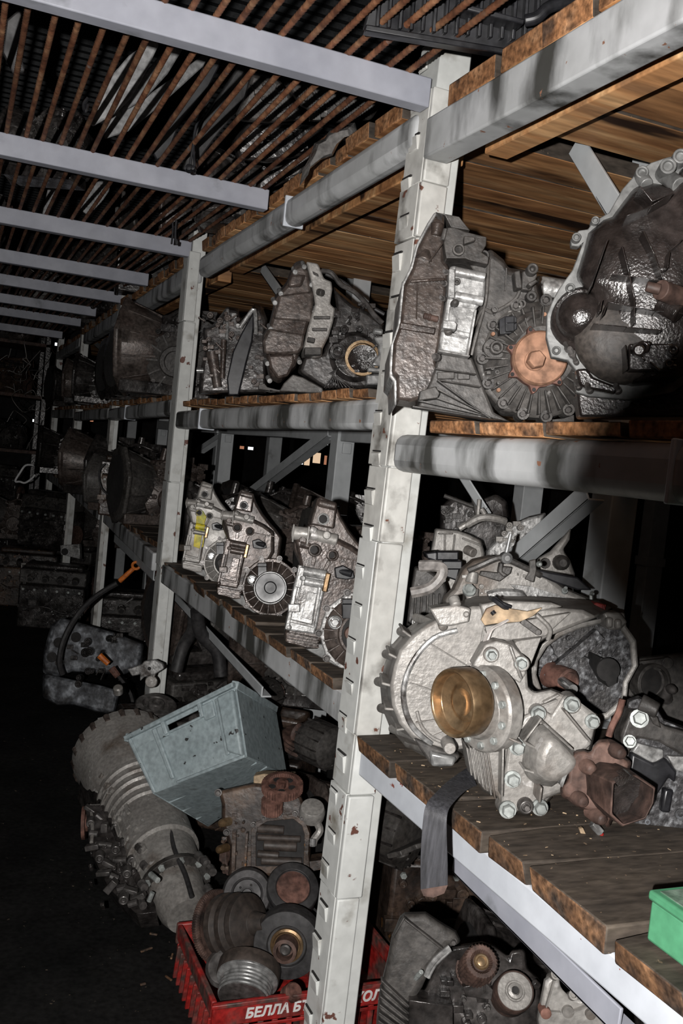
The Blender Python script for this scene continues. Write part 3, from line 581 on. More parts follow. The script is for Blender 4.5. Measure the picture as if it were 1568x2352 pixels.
b = B(fr); b.pr([(320, 1990), (420, 1980), (480, 2060), (700, 2150), (680, 2215), (440, 2170), (360, 2140)], -.005, .012); b.ob('lower_lip', 'oily', t, .003)
b = B(fr); b.cx(955, 1245, .09, 1080, 1275, .09, 42, 46, 14); b.cx(1080, 1275, .09, 1320, 1370, .06, 84, 90, 16); b.ob('selector_shaft', 'rust', t, .001)
b = B(fr); b.cx(1080, 1400, .06, 1250, 1500, .07, 90, 80); b.cx(880, 1820, .05, 890, 1820, .09, 70, 50); b.bx(800, 1760, 1200, 2000, .02, .055); clutter(b, 850, 1750, 1250, 2050, .06, 9, 60, 3); b.la(900, 1820, [(60, 0), (55, .02), (25, .02), (25, .012)], 14, None, .06); b.ob('rear_fittings', 'oily', t, .002)
b = B(fr); b.pr([(330, 2200), (800, 2240), (1300, 2150), (1500, 2300), (1500, 2420), (360, 2420)], -.06, -.008); b.ob('foot', 'oily', t, .003)

clampz(t, 1.327)
# silver casting glimpsed between the two
fr = Fr(1330, 740, 1.62, (890, 470, 3.647))
t = T('gearbox', 'silver casting glimpsed between the rusty covered gearbox and the black bell housing', 'gearbox', fr.P(1330, 1400, 0), 'gearboxes on the shelves')
b = B(fr); b.cx(1230, 690, -.02, 1500, 740, -.02, 100, 110, 24); b.bx(1250, 740, 1500, 1500, -.10, -.02); b.ob('casing', 'alubright', t, .004)
b = B(fr); b.ba(1295, 640, 1295, 860, 14, -.02, .02); b.pr([(1235, 820), (1270, 850), (1300, 850), (1240, 780)], 0, .02); b.ob('casing_rib', 'alubright', t, .002)

clampz(t, 1.327)
# ------------------------------------------------------------------ middle shelf, second bay
fr = Fr(950, 700, 2.22, (400, 560, 2.904), tx=.1)
t = T('gearbox', 'tall brown grey gearbox with a black bore on the middle shelf of the second bay', 'gearbox', fr.P(950, 990, -.05), 'gearboxes on the shelves')
body = [(860, 105), (800, 125), (770, 190), (750, 250), (700, 310), (655, 370), (660, 420), (630, 540), (585, 620), (590, 730), (610, 790), (630, 900), (700, 935), (760, 880), (810, 830), (830, 760), (860, 680), (905, 520), (940, 380), (915, 250), (900, 160)]
b = B(fr); b.lo([(body, -.2), (body, -.04), (cxm(body, 780, 560, .92), 0)]); b.ob('bell_housing', 'alubrown', t, .006)
b = B(fr); b.pr([(630, 560), (740, 580), (870, 600), (860, 690), (830, 730), (700, 740), (600, 730), (590, 650)], -.01, .018); b.pr([(620, 740), (800, 735), (800, 800), (760, 880), (690, 900), (640, 830)], -.01, .012); b.pr([(770, 205), (880, 200), (850, 280), (760, 290)], -.01, .015); b.pr([(700, 340), (930, 310), (920, 520), (660, 500)], -.01, .008); b.ob('bell_panels', 'alubrown', t, .006)
b = B(fr)
for x, y in ((795, 165), (855, 130), (700, 310), (660, 370), (632, 545), (610, 775), (625, 890), (905, 250), (925, 430), (825, 765), (915, 540)): b.cx(x, y, -.03, x+12, y+25, .004, 17)
b.ob('bolt_bosses', 'alubright', t, .001)
b = B(fr); b.pr([(880, 115), (960, 130), (1000, 230), (1050, 250), (1055, 300), (1040, 400), (1075, 430), (1060, 520), (1030, 620), (990, 700), (985, 750), (930, 760), (860, 690), (890, 560), (940, 400), (915, 250)], -.16, .01); b.ob('flange_block', 'alu', t, .004)
b = B(fr); b.pr([(920, 180), (960, 200), (965, 220), (930, 205)], .01, .013); b.pr([(890, 620), (940, 630), (935, 660), (885, 650)], .01, .025); b.cx(960, 320, .01, 990, 330, .02, 24); b.bx(930, 480, 1040, 500, .01, .02); b.bx(920, 560, 1020, 580, .01, .018); b.bx(870, 690, 980, 740, .0, .03); b.ob('block_webs', 'alugrey', t, .002)
gb = [(1060, 280), (1130, 340), (1200, 400), (1300, 440), (1400, 520), (1410, 900), (1380, 980), (1000, 980), (820, 860), (850, 760), (990, 740), (1030, 620), (1080, 430)]
b = B(fr); b.lo([(gb, -.2), (gb, -.05), (cxm(gb, 1150, 700, .93), -.02)]); b.ob('casing', 'aludark', t, .006)
b = B(fr); b.la(1200, 760, [(210, -.02), (205, .0), (140, .02), (120, .02)], 32, None, -.03); clutter(b, 1050, 380, 1380, 640, -.02, 22, 40, 21, .02); b.la(1085, 730, [(60, 0), (55, .025), (30, .025), (28, .01)], 18, None, -.02)
for i in range(9): b.ba(1100-8*i, 820+5*i, 1000+25*i, 960, 8, -.03, .0)
b.ob('casing_webs', 'aludark', t, .001)
b = B(fr); b.pr([(730, 930), (790, 870), (860, 890), (990, 960), (1000, 1000), (700, 990)], -.1, .01); b.ob('oil_pan_edge', 'alugrey', t, .003)
b = B(fr); b.la(1250, 770, [(118, 0), (118, .02), (100, .02), (98, .005)], 32, None, -.005); b.ob('rusty_ring', 'brass', t)
b = B(fr); b.la(1255, 775, [(98, 0), (98, .010), (60, .006), (1, .004)], 28, None, .0); clutter(b, 1190, 710, 1320, 850, .006, 14, 30, 5, .012); b.ob('black_bore', 'oily', t)
b = B(fr); b.pr([(1330, 620), (1420, 610), (1430, 760), (1380, 820), (1310, 810), (1360, 740), (1360, 680)], -.05, .02); b.ba(1290, 835, 1400, 845, 34, 0, .03); b.bx(1280, 870, 1420, 940, -.05, .02); b.cx(1325, 580, .0, 1390, 590, .0, 22); b.ob('output_bracket', 'steel', t, .004)
b = B(fr); b.la(1400, 842, [(26, 0), (26, .012), (14, .012), (12, .004)], 16, None, .03); b.ob('cap_bolt', 'bolt', t)
b = B(fr); b.tx([(985, 180, 0), (1050, 195, .01), (1110, 270, 0), (1200, 320, -.01), (1280, 400, 0), (1330, 470, 0), (1390, 530, 0)], .006); b.ob('cable', 'boltdark', t)
b = B(fr); b.tx([(1010, 200, -.03), (1130, 260, -.03), (1220, 340, -.03), (1300, 410, -.03), (1400, 470, -.03)], .005); b.ob('hose', 'rubber', t)
b = B(fr); b.cx(1465, 260, 0, 1440, 440, 0, 17, 15); b.cx(1440, 440, 0, 1425, 580, 0, 22, 22); b.cx(1470, 450, .01, 1462, 560, .01, 14); b.ob('selector_rod', 'steel', t, .001)
b = B(fr); b.pr([(560, 940), (600, 930), (640, 1000), (720, 970), (745, 1000), (560, 1010)], -.06, -.01); b.ob('bracket_foot', 'alugrey', t, .002)

clampz(t, 1.387)
fr = Fr(380, 740, 2.72, (400, 560, 2.904), tx=.1)
t = T('gearbox', 'narrow dark gearbox split by a black clutch disc beside the second post', 'gearbox', fr.P(380, 1010, -.05), 'gearboxes on the shelves')
b = B(fr); c = [(350, 420), (430, 430), (440, 500), (500, 460), (530, 400), (590, 420), (620, 500), (620, 1000), (160, 1010), (170, 860), (200, 700), (190, 560), (260, 540)]
b.lo([(c, -.2), (c, -.04), (cxm(c, 400, 750, .93), -.01)]); b.ob('casing', 'aludark', t, .006)
b = B(fr); b.pr([(530, 450), (500, 500), (440, 610), (390, 720), (350, 900), (360, 1010), (430, 1010), (480, 800), (520, 650), (530, 560)], -.02, .03); b.ob('clutch_disc', 'plastic', t, .004)
b = B(fr); clutter(b, 200, 460, 430, 960, -.01, 34, 34, 31, .03); clutter(b, 500, 480, 600, 960, -.01, 18, 30, 32, .03); b.cx(250, 720, 0, 290, 960, 0, 40, 30); b.cx(330, 640, .02, 320, 900, .02, 20, 16); b.ob('casing_webs', 'alubrown', t, .001)
b = B(fr); b.tx([(440, 560, .03), (480, 500, .035), (535, 440, .035), (545, 600, .035)], .006); b.cx(355, 440, -.01, 350, 640, .02, 12); b.la(425, 555, [(18, 0), (14, .02)], 10, None, .0); b.la(400, 485, [(20, 0), (18, .01), (8, .01)], 12, None, .0); b.ob('bright_edges', 'alubright', t)
b = B(fr); b.cx(150, 845, .03, 195, 845, .03, 20, 17, 14); b.ob('pipe_stub', 'steel', t)
clampz(t, 1.387)

# ------------------------------------------------------------------ low shelf, near bay: silver transfer gearbox
C4 = (860, 1380, 2.2147)
fr = Fr(800, 700, 1.40, C4)
t = T('gearbox', 'clean silver transfer gearbox with a bronze cup on the oil soaked boards', 'gearbox', fr.P(800, 1090, -.05), 'gearboxes on the shelves')
bell = [(330, 60), (250, 100), (170, 160), (100, 240), (70, 330), (50, 430), (60, 540), (100, 640), (170, 720), (260, 770), (380, 790), (480, 770), (600, 700), (700, 400), (780, 340), (780, 250), (900, 170), (1050, 110), (1180, 60), (1100, 20), (800, 0), (500, 0)]
b = B(fr); b.lo([(cxm(bell, 450, 400, 1.06), -.24), (cxm(bell, 450, 400, 1.02), -.20), (cxm(bell, 460, 400, .97), -.12), (cxm(bell, 480, 400, .93), -.06)]); b.ob('bell_housing', 'alu', t, .005)
b = B(fr)
for x, y, a in ((150, 165, 0), (75, 280, 0), (35, 420, 0), (50, 555, 0), (110, 660, 0), (230, 95, 0), (330, 50, 0), (190, 735, 0)):
    b.cx(x-18, y-10, -.205, x+105, y+34, -.066, 27, 22, 14)
b.ob('rim_bosses', 'alu', t, .001)
b = B(fr)
for x, y, x1, y1 in ((140, 150, 250, 230), (70, 270, 190, 330), (35, 420, 150, 450), (50, 550, 170, 560), (110, 660, 230, 640)): b.ba(x, y, x1, y1, 14, -.16, -.07)
b.ob('rim_ribs', 'alu', t, .002)
b = B(fr); b.tx([(420, 150, -.058), (300, 190, -.057), (200, 300, -.056), (150, 430, -.056), (155, 550, -.056), (200, 650, -.056), (290, 730, -.056)], .0045); b.ob('raised_ring', 'alubright', t)
b = B(fr)
for x0, y0, x1, y1 in ((250, 200, 470, 330), (180, 420, 330, 470), (210, 620, 380, 600), (560, 130, 520, 320), (300, 690, 420, 640)): b.ba(x0, y0, x1, y1, 7, -.075, -.054)
b.tx([(215, 560, -.058), (240, 640, -.057), (300, 700, -.057), (380, 730, -.057)], .003); b.ob('bell_face_ribs', 'alu', t, .001)
b = B(fr); b.pr([(280, 40), (420, 20), (490, 40), (480, 110), (390, 130), (330, 130)], -.08, -.035); b.la(465, 68, [(18, 0), (16, .004)], 12, None, -.035); b.cx(400, -20, -.05, 415, 30, -.04, 30); b.cx(335, 90, -.06, 350, 140, -.04, 24); b.pr([(540, 20), (640, 0), (900, 10), (960, 30), (820, 60), (700, 110), (560, 100)], -.07, -.04); b.ob('top_bosses', 'alu', t, .003)
b = B(fr); b.pr([(580, 195), (690, 200), (870, 180), (900, 150), (1000, 60), (700, 110), (560, 130)], -.10, -.045); b.pr([(720, 205), (850, 185), (790, 340), (700, 240)], -.09, -.03); b.tx([(820, 70, -.04), (890, 140, -.04), (880, 200, -.045)], .004); b.ob('upper_casing', 'alu', t, .004)
main = [(480, 330), (560, 215), (700, 200), (770, 300), (780, 430), (810, 462), (900, 445), (990, 480), (1140, 580), (1110, 720), (1100, 760), (980, 900), (920, 980), (860, 1050), (700, 1090), (640, 1060), (620, 1000), (550, 970), (470, 860), (460, 750), (600, 740), (640, 600), (560, 400)]
b = B(fr); b.lo([(cxm(main, 760, 700, .96), -.14), (main, -.02), (cxm(main, 770, 690, .96), .012)]); b.ob('transfer_casing', 'alu', t, .005)
b = B(fr); cov = [(680, 700), (760, 580), (850, 545), (900, 580), (960, 480), (1010, 490), (1135, 585), (1100, 730), (990, 840), (950, 975), (860, 1010), (870, 1045), (830, 1070), (760, 1050), (700, 1090), (640, 1065), (640, 1000)]
b.lo([(cov, -.01), (cov, .022), (cxm(cov, 880, 780, .95), .028)]); cp = b.ob('cover_plate', 'alu', t, .003)
b = B(fr); cone = [(840, 610), (900, 640), (1000, 740), (1060, 800), (1020, 860), (980, 900), (900, 950), (820, 940), (760, 890), (745, 820), (760, 740), (790, 670)]
b.lo([(cone, .01), (cxm(cone, 900, 800, .95), .05), (cxm(cone, 985, 855, .62), .085)]); b.ob('output_nose', 'alu', cp, .008, 3)
b = B(fr)
for x0, y0, x1, y1 in ((845, 610, 1010, 760), (760, 720, 960, 830), (760, 860, 950, 920), (970, 560, 1100, 720), (850, 950, 840, 1030), (750, 730, 680, 700), (850, 600, 760, 720), (655, 740, 650, 1000)): b.ba(x0, y0, x1, y1, 12, .02, .070 if 740 < x0 < 860 else .052)
b.ba(860, 520, 940, 480, 12, .01, .022); b.ba(840, 540, 930, 505, 8, .01, .022); b.ob('casting_ribs', 'alu', t, .002)
b = B(fr); b.pr([(500, 330), (560, 225), (620, 205), (700, 225), (760, 290), (770, 370), (740, 420), (640, 360), (560, 360)], -.02, .022); b.ba(690, 230, 750, 400, 14, .02, .034); b.ob('upper_lug', 'alu', t, .004)
b = B(fr)
for x, y, r in ((830, 570, 44), (1000, 525, 48), (1105, 612, 40), (590, 272, 42), (745, 318, 42), (725, 742, 44), (700, 905, 44), (675, 1060, 46), (838, 1048, 44), (380, 745, 34)): b.la(x, y, [(r, -.03), (r*.93, .006), (r*.8, .008)], 18, None, .022)
b.ob('bolt_bosses', 'alu', t)
bolts(cp, fr, [(725, 742, .03, 31), (700, 905, .03, 31), (675, 1060, .03, 32), (838, 1048, .03, 30), (830, 570, .03, 28), (1000, 525, .03, 30), (1105, 612, .03, 27), (592, 274, .03, 22), (743, 316, .03, 24), (380, 745, .0, 20)], 28, .014, 'bolt')
b = B(fr); b.la(760, 1032, [(42, 0), (40, .014), (30, .018), (24, .018), (22, .012)], 20, None, .022); b.la(762, 1036, [(16, 0), (16, .022)], 6, None, .022); b.ob('drain_plug', 'boltdark', t, .001)
b = B(fr)
for i in range(7): x = 478+i*17; b.ba(x-8, 748, x+16+i*3, 890+i*20, 8, -.04, .022)
b.ob('cooling_fins', 'alu', t, .001)
ax = (-.83, .03, .55)
b = B(fr); b.la(575, 545, [(216, -.01), (216, .012), (205, .016), (150, .018), (140, .03), (120, .034)], 48, ax, .02); sf = b.ob('side_flange', 'alu', t, .001)
b = B(fr)
for i in range(11):
    a = 2*math.pi*i/11; e1 = b.dir(ax).cross(fr.u).normalized(); e2 = b.dir(ax).cross(e1); c = fr.P(575, 545, .02)+b.dir(ax)*.012
    p = c+(e1*math.cos(a)+e2*math.sin(a))*178*fr.sc; b.cy(p-b.dir(ax)*.004, p+b.dir(ax)*.010, 22*fr.sc, 20*fr.sc, 6)
b.ob('flange_bolts', 'bolt', sf, .001)
b = B(fr); b.la(545, 535, [(110, 0), (110, .025), (124, .028)], 32, ax, .025); b.ob('cup_neck', 'steel', t, .001)
b = B(fr); b.la(470, 512, [(150, -.012), (168, -.004), (168, .026), (160, .03), (148, .028), (140, .014), (96, .006), (70, .010), (30, .004), (1, .002)], 48, ax, .052); b.ob('bronze_cup', 'brass', t, .001)
b = B(fr); b.pr([(200, 700), (300, 740), (440, 790), (400, 840), (330, 850), (290, 840), (240, 770)], -.14, -.05); b.ob('lower_lug', 'alugrey', t, .004)
b = B(fr); b.pr([(280, 770), (420, 800), (400, 845), (290, 845)], -.10, -.035); b.ob('sump_corner', 'steel', t, .004)
# rusty driven flange on its nose
b = B(fr); fp = [(985, 800), (1020, 760), (1060, 755), (1100, 770), (1110, 735), (1140, 705), (1200, 700), (1230, 735), (1225, 765), (1270, 790), (1310, 820), (1300, 850), (1230, 1000), (1220, 1090), (1190, 1160), (1100, 1085), (1050, 1060), (1000, 1020), (950, 1000), (940, 950), (975, 920)]
b.lo([(cxm(fp, 1080, 880, .96), .04), (fp, .06), (cxm(fp, 1100, 890, .9), .078)]); rf_ = b.ob('rusty_flange', 'rust', t, .005)
b = B(fr)
o1 = [(1040, 850), (1120, 800), (1200, 810), (1290, 850), (1270, 960), (1200, 1040), (1120, 1060), (1050, 960)]
o2 = [(1205, 920), (1260, 900), (1330, 885), (1430, 950), (1420, 1030), (1380, 1110), (1260, 1150), (1195, 1090)]
o3 = cxm(o2, 1315, 1020, .90); o4 = cxm(o2, 1290, 1000, .86)
b.lo([(o1, .06), (o2, .15), (o3, .152), (o4, .10)]); b.ob('hex_yoke', 'rust', t, .003)
b = B(fr); b.pr(cxm(o2, 1295, 1003, .87), .100, .104); b.pr([(1225, 920), (1300, 890), (1330, 900), (1240, 950)], .12, .156); b.ob('yoke_bore', 'oily', t)
b = B(fr)
for x, y in ((1060, 830), (1018, 992), (1112, 1080), (1208, 750)): b.la(x, y, [(38, -.01), (36, .016), (24, .026), (1, .028)], 12, (.3, -.1, 1), .07)
b.ob('flange_lugs', 'rust', rf_, .002)
b = B(fr); b.pr([(940, 935), (985, 830), (995, 840), (955, 950)], .04, .08); b.ob('seal_edge', 'steel', t)

clampz(t, .742)
# silver gearbox behind it with an open dark bell
fr = Fr(1000, 330, 1.62, C4)
t = T('gearbox', 'silver open bell housing with a frosted dark inside and a rusty shaft', 'gearbox', fr.P(1000, 900, 0), 'gearboxes on the shelves')
ring = [(790, 380), (800, 300), (850, 220), (930, 160), (1050, 110), (1150, 90), (1200, 60), (1270, 60), (1280, 130), (1330, 200), (1340, 330), (1290, 420), (1280, 520), (1190, 600), (1000, 640), (850, 560)]
b = B(fr); b.pr(ring, -.18, -.10); b.ob('bell_floor', 'glitter', t, .004)
rs_in = cxm(ring, 1060, 340, .88)
b = B(fr); n = len(ring); o_ = [[fr.P(x, y, wv) for x, y in pl] for pl, wv in ((ring, -.11), (ring, .01), (rs_in, .008), (rs_in, -.11))]; b.rings(o_+[o_[0]], False, False); b.ob('bell_wall', 'alu', t, .003)
b = B(fr); b.la(905, 285, [(20, 0), (18, .012)], 12, None, -.1); b.la(840, 270, [(80, 0), (70, .01)], 20, None, -.1); b.ba(880, 400, 1150, 170, 60, -.11, -.075); b.la(1010, 390, [(140, -.01), (130, .012), (100, .014)], 28, None, -.1); clutter(b, 900, 180, 1250, 550, -.1, 16, 30, 8, .01); b.ob('inner_webs', 'glitter', t, .002)
b = B(fr); b.la(930, 390, [(72, -.02), (72, .03), (60, .034), (52, .030), (40, .030)], 28, (.5, -.15, 1), -.08); b.ob('rusty_collar', 'redrust', t)
b = B(fr); b.cx(935, 395, -.07, 1010, 450, .03, 26, 24, 14); 
for i in range(10): b.ba(960+i*0+6*math.cos(i), 415+6*math.sin(i), 1010, 450, 2, 0, .032)
b.ob('input_shaft', 'steel', t, .001)
b = B(fr); b.pr([(1160, 60), (1250, 60), (1290, 110), (1250, 150), (1190, 150)], -.02, .04); b.bx(1180, 85, 1215, 140, .03, .05); b.bx(1225, 95, 1260, 145, .03, .05); b.ob('mount_lug', 'alu', t, .004)
b = B(fr); b.pr([(1060, 40), (1130, 10), (1180, 20), (1170, 60), (1100, 85)], -.02, .03); b.ba(1165, 20, 1175, 80, 12, .0, .032); b.ob('red_mark', 'red', t, .003)
b = B(fr); b.pr([(1150, 290), (1240, 330), (1230, 420), (1190, 440), (1140, 350)], -.1, -.02); b.la(1185, 350, [(62, 0), (60, .004)], 20, None, -.02); b.ob('bore', 'wall', t)

clampz(t, .742)
# right-hand gearbox, greasy with silver cover
fr = Fr(1430, 700, 1.42, C4)
t = T('gearbox', 'greasy gearbox with a silver edged black panel at the right frame edge', 'gearbox', fr.P(1430, 1230, -.05), 'gearboxes on the shelves')
c = [(1285, 500), (1340, 480), (1420, 520), (1470, 600), (1600, 650), (1750, 700), (1750, 1250), (1560, 1230), (1480, 1200), (1390, 1200), (1310, 1160), (1340, 1050), (1280, 960), (1270, 780), (1250, 700)]
b = B(fr); b.lo([(c, -.18), (c, -.02), (cxm(c, 1500, 860, .96), .0)]); b.ob('casing', 'glitter', t, .006)
b = B(fr); b.pr([(1255, 690), (1300, 560), (1390, 570), (1480, 640), (1700, 700), (1700, 790), (1568, 790), (1450, 720), (1340, 700), (1290, 790), (1260, 760)], -.02, .025); tc_ = b.ob('top_cover', 'alugrey', t, .004)
b = B(fr); b.pr([(1340, 725), (1470, 760), (1470, 800), (1420, 830), (1310, 770)], .0, .012); b.pr([(1490, 790), (1700, 800), (1700, 920), (1530, 860)], .0, .012); b.ob('silver_edge', 'alubright', t, .002)
b = B(fr); b.pr([(1310, 775), (1420, 830), (1480, 800), (1540, 870), (1530, 930), (1500, 900), (1440, 990), (1340, 1000), (1290, 900)], .0, .018); b.ba(1500, 960, 1480, 1080, 50, 0, .016); b.ob('black_panel', 'plastic', t, .004)
bolts(tc_, fr, [(1345, 600, .03, 34), (1296, 716, .03, 24)], 30, .014, 'bolt', (-.2, .3, 1))
b = B(fr); b.cx(1350, 520, .02, 1440, 560, .03, 50, 40); b.pr([(1395, 580), (1440, 590), (1460, 650), (1420, 630)], .0, .03); b.ob('cover_hump', 'alugrey', t, .002)
b = B(fr); b.tx([(1260, 500, .03), (1240, 570, .03), (1205, 640, .03), (1190, 690, .03)], .005); b.ob('dipstick_tube', 'redrust', t)
b = B(fr); clutter(b, 1340, 960, 1560, 1180, -.01, 16, 40, 12, .01); b.ob('casing_webs', 'mottled', t, .001)
clampz(t, .742)
# greasy casting behind it
fr = Fr(1420, 430, 1.70, C4)
t = T('gearbox', 'dull grey casting with a round port and a ball stud, right of the frosted bell', 'gearbox', fr.P(1420, 800, -.02), 'gearboxes on the shelves')
c = [(1180, 330), (1270, 290), (1340, 285), (1500, 270), (1750, 240), (1750, 800), (1500, 760), (1250, 620), (1180, 520), (1160, 420)]
b = B(fr); b.lo([(c, -.2), (c, -.05), (cxm(c, 1450, 500, .95), -.03)]); b.ob('casing', 'alugrey', t, .006)
b = B(fr); b.la(1390, 410, [(100, -.02), (100, .02), (82, .022), (80, -.01), (1, -.012)], 28, (.3, 0, 1), -.03); b.la(1480, 312, [(34, 0), (30, .012), (14, .012)], 14, None, -.03); b.pr([(1340, 310), (1500, 290), (1510, 340), (1440, 360)], -.04, -.02); b.ob('port_ring', 'alugrey', t, .001)
b = B(fr); b.la(1390, 412, [(78, 0), (76, .003)], 24, (.3, 0, 1), -.02); b.ob('port_hole', 'wall', t)
b = B(fr); b.cx(1480, 500, .0, 1488, 450, .02, 34, 18); b.la(1490, 440, [(8, 0), (20, .008), (26, .018), (20, .030), (8, .036), (1, .038)], 16, None, .01); b.ob('ball_stud', 'boltdark', t)

clampz(t, .742)
# gearboxes and castings behind, above the silver one   (crop 900,1100 x2.347)
C5 = (900, 1100, 2.347)
fr = Fr(600, 560, 1.75, C5)
t = T('gearbox', 'silver gearbox top with a cable bracket and a lever with a ball end', 'gearbox', fr.P(600, 900, -.02), 'gearboxes on the shelves')
c = [(320, 590), (370, 480), (430, 430), (520, 410), (640, 430), (760, 480), (850, 520), (940, 590), (1060, 640), (1100, 700), (1050, 900), (300, 900), (270, 640)]
b = B(fr); b.lo([(c, -.2), (c, -.03), (cxm(c, 650, 680, .94), .0)]); b.ob('casing', 'alu', t, .006)
b = B(fr); b.cx(420, 690, .02, 425, 590, .02, 40, 44); b.cx(425, 560, .02, 440, 500, .02, 34, 26); b.ob('breather_boss', 'alu', t, .002)
bolts(t, fr, [(415, 602, .05, 26), (930, 606, .02, 12)], 20, .012, 'bolt', (0, .6, .8))
b = B(fr); b.pr([(480, 495), (570, 505), (600, 470), (650, 475), (640, 510), (580, 555), (470, 520)], .02, .03); b.pr([(570, 500), (580, 450), (600, 455), (596, 500), (630, 520), (600, 530)], .02, .034); b.pr([(740, 440), (775, 432), (780, 490), (765, 560), (715, 540), (740, 500)], .03, .037); b.ob('cable_bracket', 'alugrey', t, .002)
b = B(fr); b.tx([(410, 495, .03), (480, 465, .03), (560, 430, .035), (610, 430, .04), (700, 470, .035), (800, 520, .02)], .006); b.ob('shift_cable', 'alugrey', t)
b = B(fr); b.cx(615, 400, .04, 640, 295, .04, 12, 10); b.la(610, 425, [(30, -.01), (34, 0), (30, .02), (14, .024)], 16, None, .03); b.ob('rod_end', 'steel', t, .001)
b = B(fr); b.la(788, 458, [(8, 0), (16, .006), (16, .012), (8, .018), (1, .019)], 14, None, .04); b.cx(1072, 622, .0, 1074, 660, 0, 10); b.la(1074, 616, [(6, 0), (13, .006), (13, .01), (5, .016)], 12, None, .0); b.ob('ball_studs', 'bolt', t)
b = B(fr); b.pr([(640, 570), (750, 580), (940, 640), (1060, 660), (1050, 700), (900, 690), (760, 640), (670, 600)], -.02, .016); b.tx([(520, 640, .02), (580, 625, .02), (680, 630, .02), (690, 640, .02)], .012); b.cx(770, 640, .02, 860, 690, .02, 20, 12); b.ob('ledge', 'alubright', t, .002)
b = B(fr); b.pr([(780, 490), (860, 505), (1000, 530), (1080, 600), (1000, 600), (880, 560), (790, 520)], -.02, .02); b.ob('dark_strap', 'plastic', t, .003)
b = B(fr); clutter(b, 380, 470, 880, 640, .0, 14, 18, 6, .01); clutter(b, 660, 640, 1000, 720, .0, 12, 16, 7, .012); b.ob('casing_webs', 'alu', t, .001)
clampz(t, .742)
# tape and wires on the silver gearbox
fr = Fr(600, 740, 1.44, C5)
b = B(fr); b.pr([(480, 760), (510, 700), (560, 680), (640, 700), (730, 715), (810, 695), (760, 740), (690, 770), (560, 780), (500, 790)], .016, .024); o = b.ob('gasket_scrap', 'tape', None, .001, origin=fr.P(600, 790, .0)); tag(o, 'torn tan gasket scrap lying on top of the silver transfer gearbox', 'gasket')
t = T('wire_bundle', 'thin pale wires hanging down over the silver transfer gearbox', 'wires', fr.P(520, 880, .02))
for dx in (0, 9, -8): 
    b = B(fr); b.tx([(625+dx*.2, 760, .028), (580+dx, 785, .03), (535+dx, 810, .03), (510+dx, 860, .03), (470+dx, 950, .03), (432+dx, 1010, .03)], .0017, 6); b.ob('wire', 'wire', t)
b = B(fr); b.ba(700, 765, 790, 830, 34, .012, .02); b.la(785, 826, [(17, 0), (17, .004)], 14, None, .018); tag(b.ob('strip', 'alugrey', None, .001, origin=fr.P(745, 800, 0)), 'small flat metal strip beside the tan gasket scrap', 'strip')
b = B(fr); b.tx([(530, 640, .0), (560, 660, .02), (600, 690, .024), (630, 700, .02)], .0035, 6); b.tx([(560, 640, .0), (590, 670, .02), (640, 690, .02)], .003, 6); b.cx(540, 715, .024, 552, 730, .026, 14); tag(b.ob('plug_lead', 'plastic', None, origin=fr.P(570, 700, 0)), 'short dark green lead tangled above the gasket scrap', 'cable')
# left: ribbed unit with pale hose, black connectors
fr = Fr(200, 600, 1.95, C5)
t = T('gearbox', 'small ribbed casting with a pale hose right beside the slotted post', 'gearbox', fr.P(200, 900, 0), 'gearboxes on the shelves')
b = B(fr); c = [(120, 470), (180, 470), (280, 540), (300, 600), (270, 700), (240, 900), (60, 900), (90, 640)]; b.lo([(c, -.14), (c, -.02), (cxm(c, 190, 680, .93), 0)]); b.ob('casing', 'alugrey', t, .004)
b = B(fr)
for i in range(5): b.ba(130+i*32, 620, 120+i*34, 740, 10, -.01, .012)
b.ob('casing_ribs', 'alugrey', t, .001)
b = B(fr); b.la(185, 610, [(20, 0), (18, .008)], 12, None, 0); b.la(270, 540, [(20, 0), (18, .012)], 12, None, 0); b.la(125, 768, [(26, 0), (24, .02), (14, .02), (12, .008)], 14, None, .02); b.ob('plug_bosses', 'alubright', t, .001)
b = B(fr); b.tx([(150, 470, .02), (230, 468, .03), (270, 480, .03), (262, 530, .03), (200, 590, .03), (100, 615, .03)], .012); b.ob('hose', 'wire', t)
b = B(fr); b.pr([(180, 400), (250, 390), (330, 410), (370, 470), (350, 550), (290, 530), (260, 450), (190, 430)], -.06, .02); b.bx(240, 390, 360, 440, .0, .04); b.bx(270, 440, 380, 490, .0, .035); b.ob('connector', 'plastic', t, .003)
clampz(t, .742)
fr = Fr(350, 330, 2.2, C5)
t = T('gearbox', 'beige dusty block like casting above the black connectors', 'gearbox', fr.P(350, 800, -.02), 'gearboxes on the shelves')
b = B(fr); c = [(230, 265), (350, 275), (420, 300), (480, 330), (500, 400), (480, 800), (210, 800), (205, 400)]; b.lo([(c, -.2), (c, -.02), (cxm(c, 350, 400, .95), 0)]); b.ob('casing', 'alu', t, .005)
b = B(fr); b.bx(250, 290, 330, 300, 0, .012); b.bx(280, 290, 290, 390, 0, .01); b.ba(340, 300, 330, 390, 8, 0, .012); b.ba(380, 320, 480, 360, 10, 0, .012); b.cx(400, 380, 0, 440, 400, .02, 26); b.ob('casing_ribs', 'alu', t, .002)
clampz(t, .742)
fr = Fr(690, 260, 2.3, C5)
t = T('gearbox', 'bright cast housing piece just left of the wide brace', 'gearbox', fr.P(690, 800, -.02), 'gearboxes on the shelves')
b = B(fr); c = [(500, 390), (560, 330), (650, 240), (740, 200), (830, 180), (820, 250), (740, 330), (680, 380), (640, 430), (640, 800), (520, 800)]; b.lo([(c, -.15), (c, -.02), (cxm(c, 680, 320, .9), 0)]); b.ob('casing', 'alubright', t, .005)
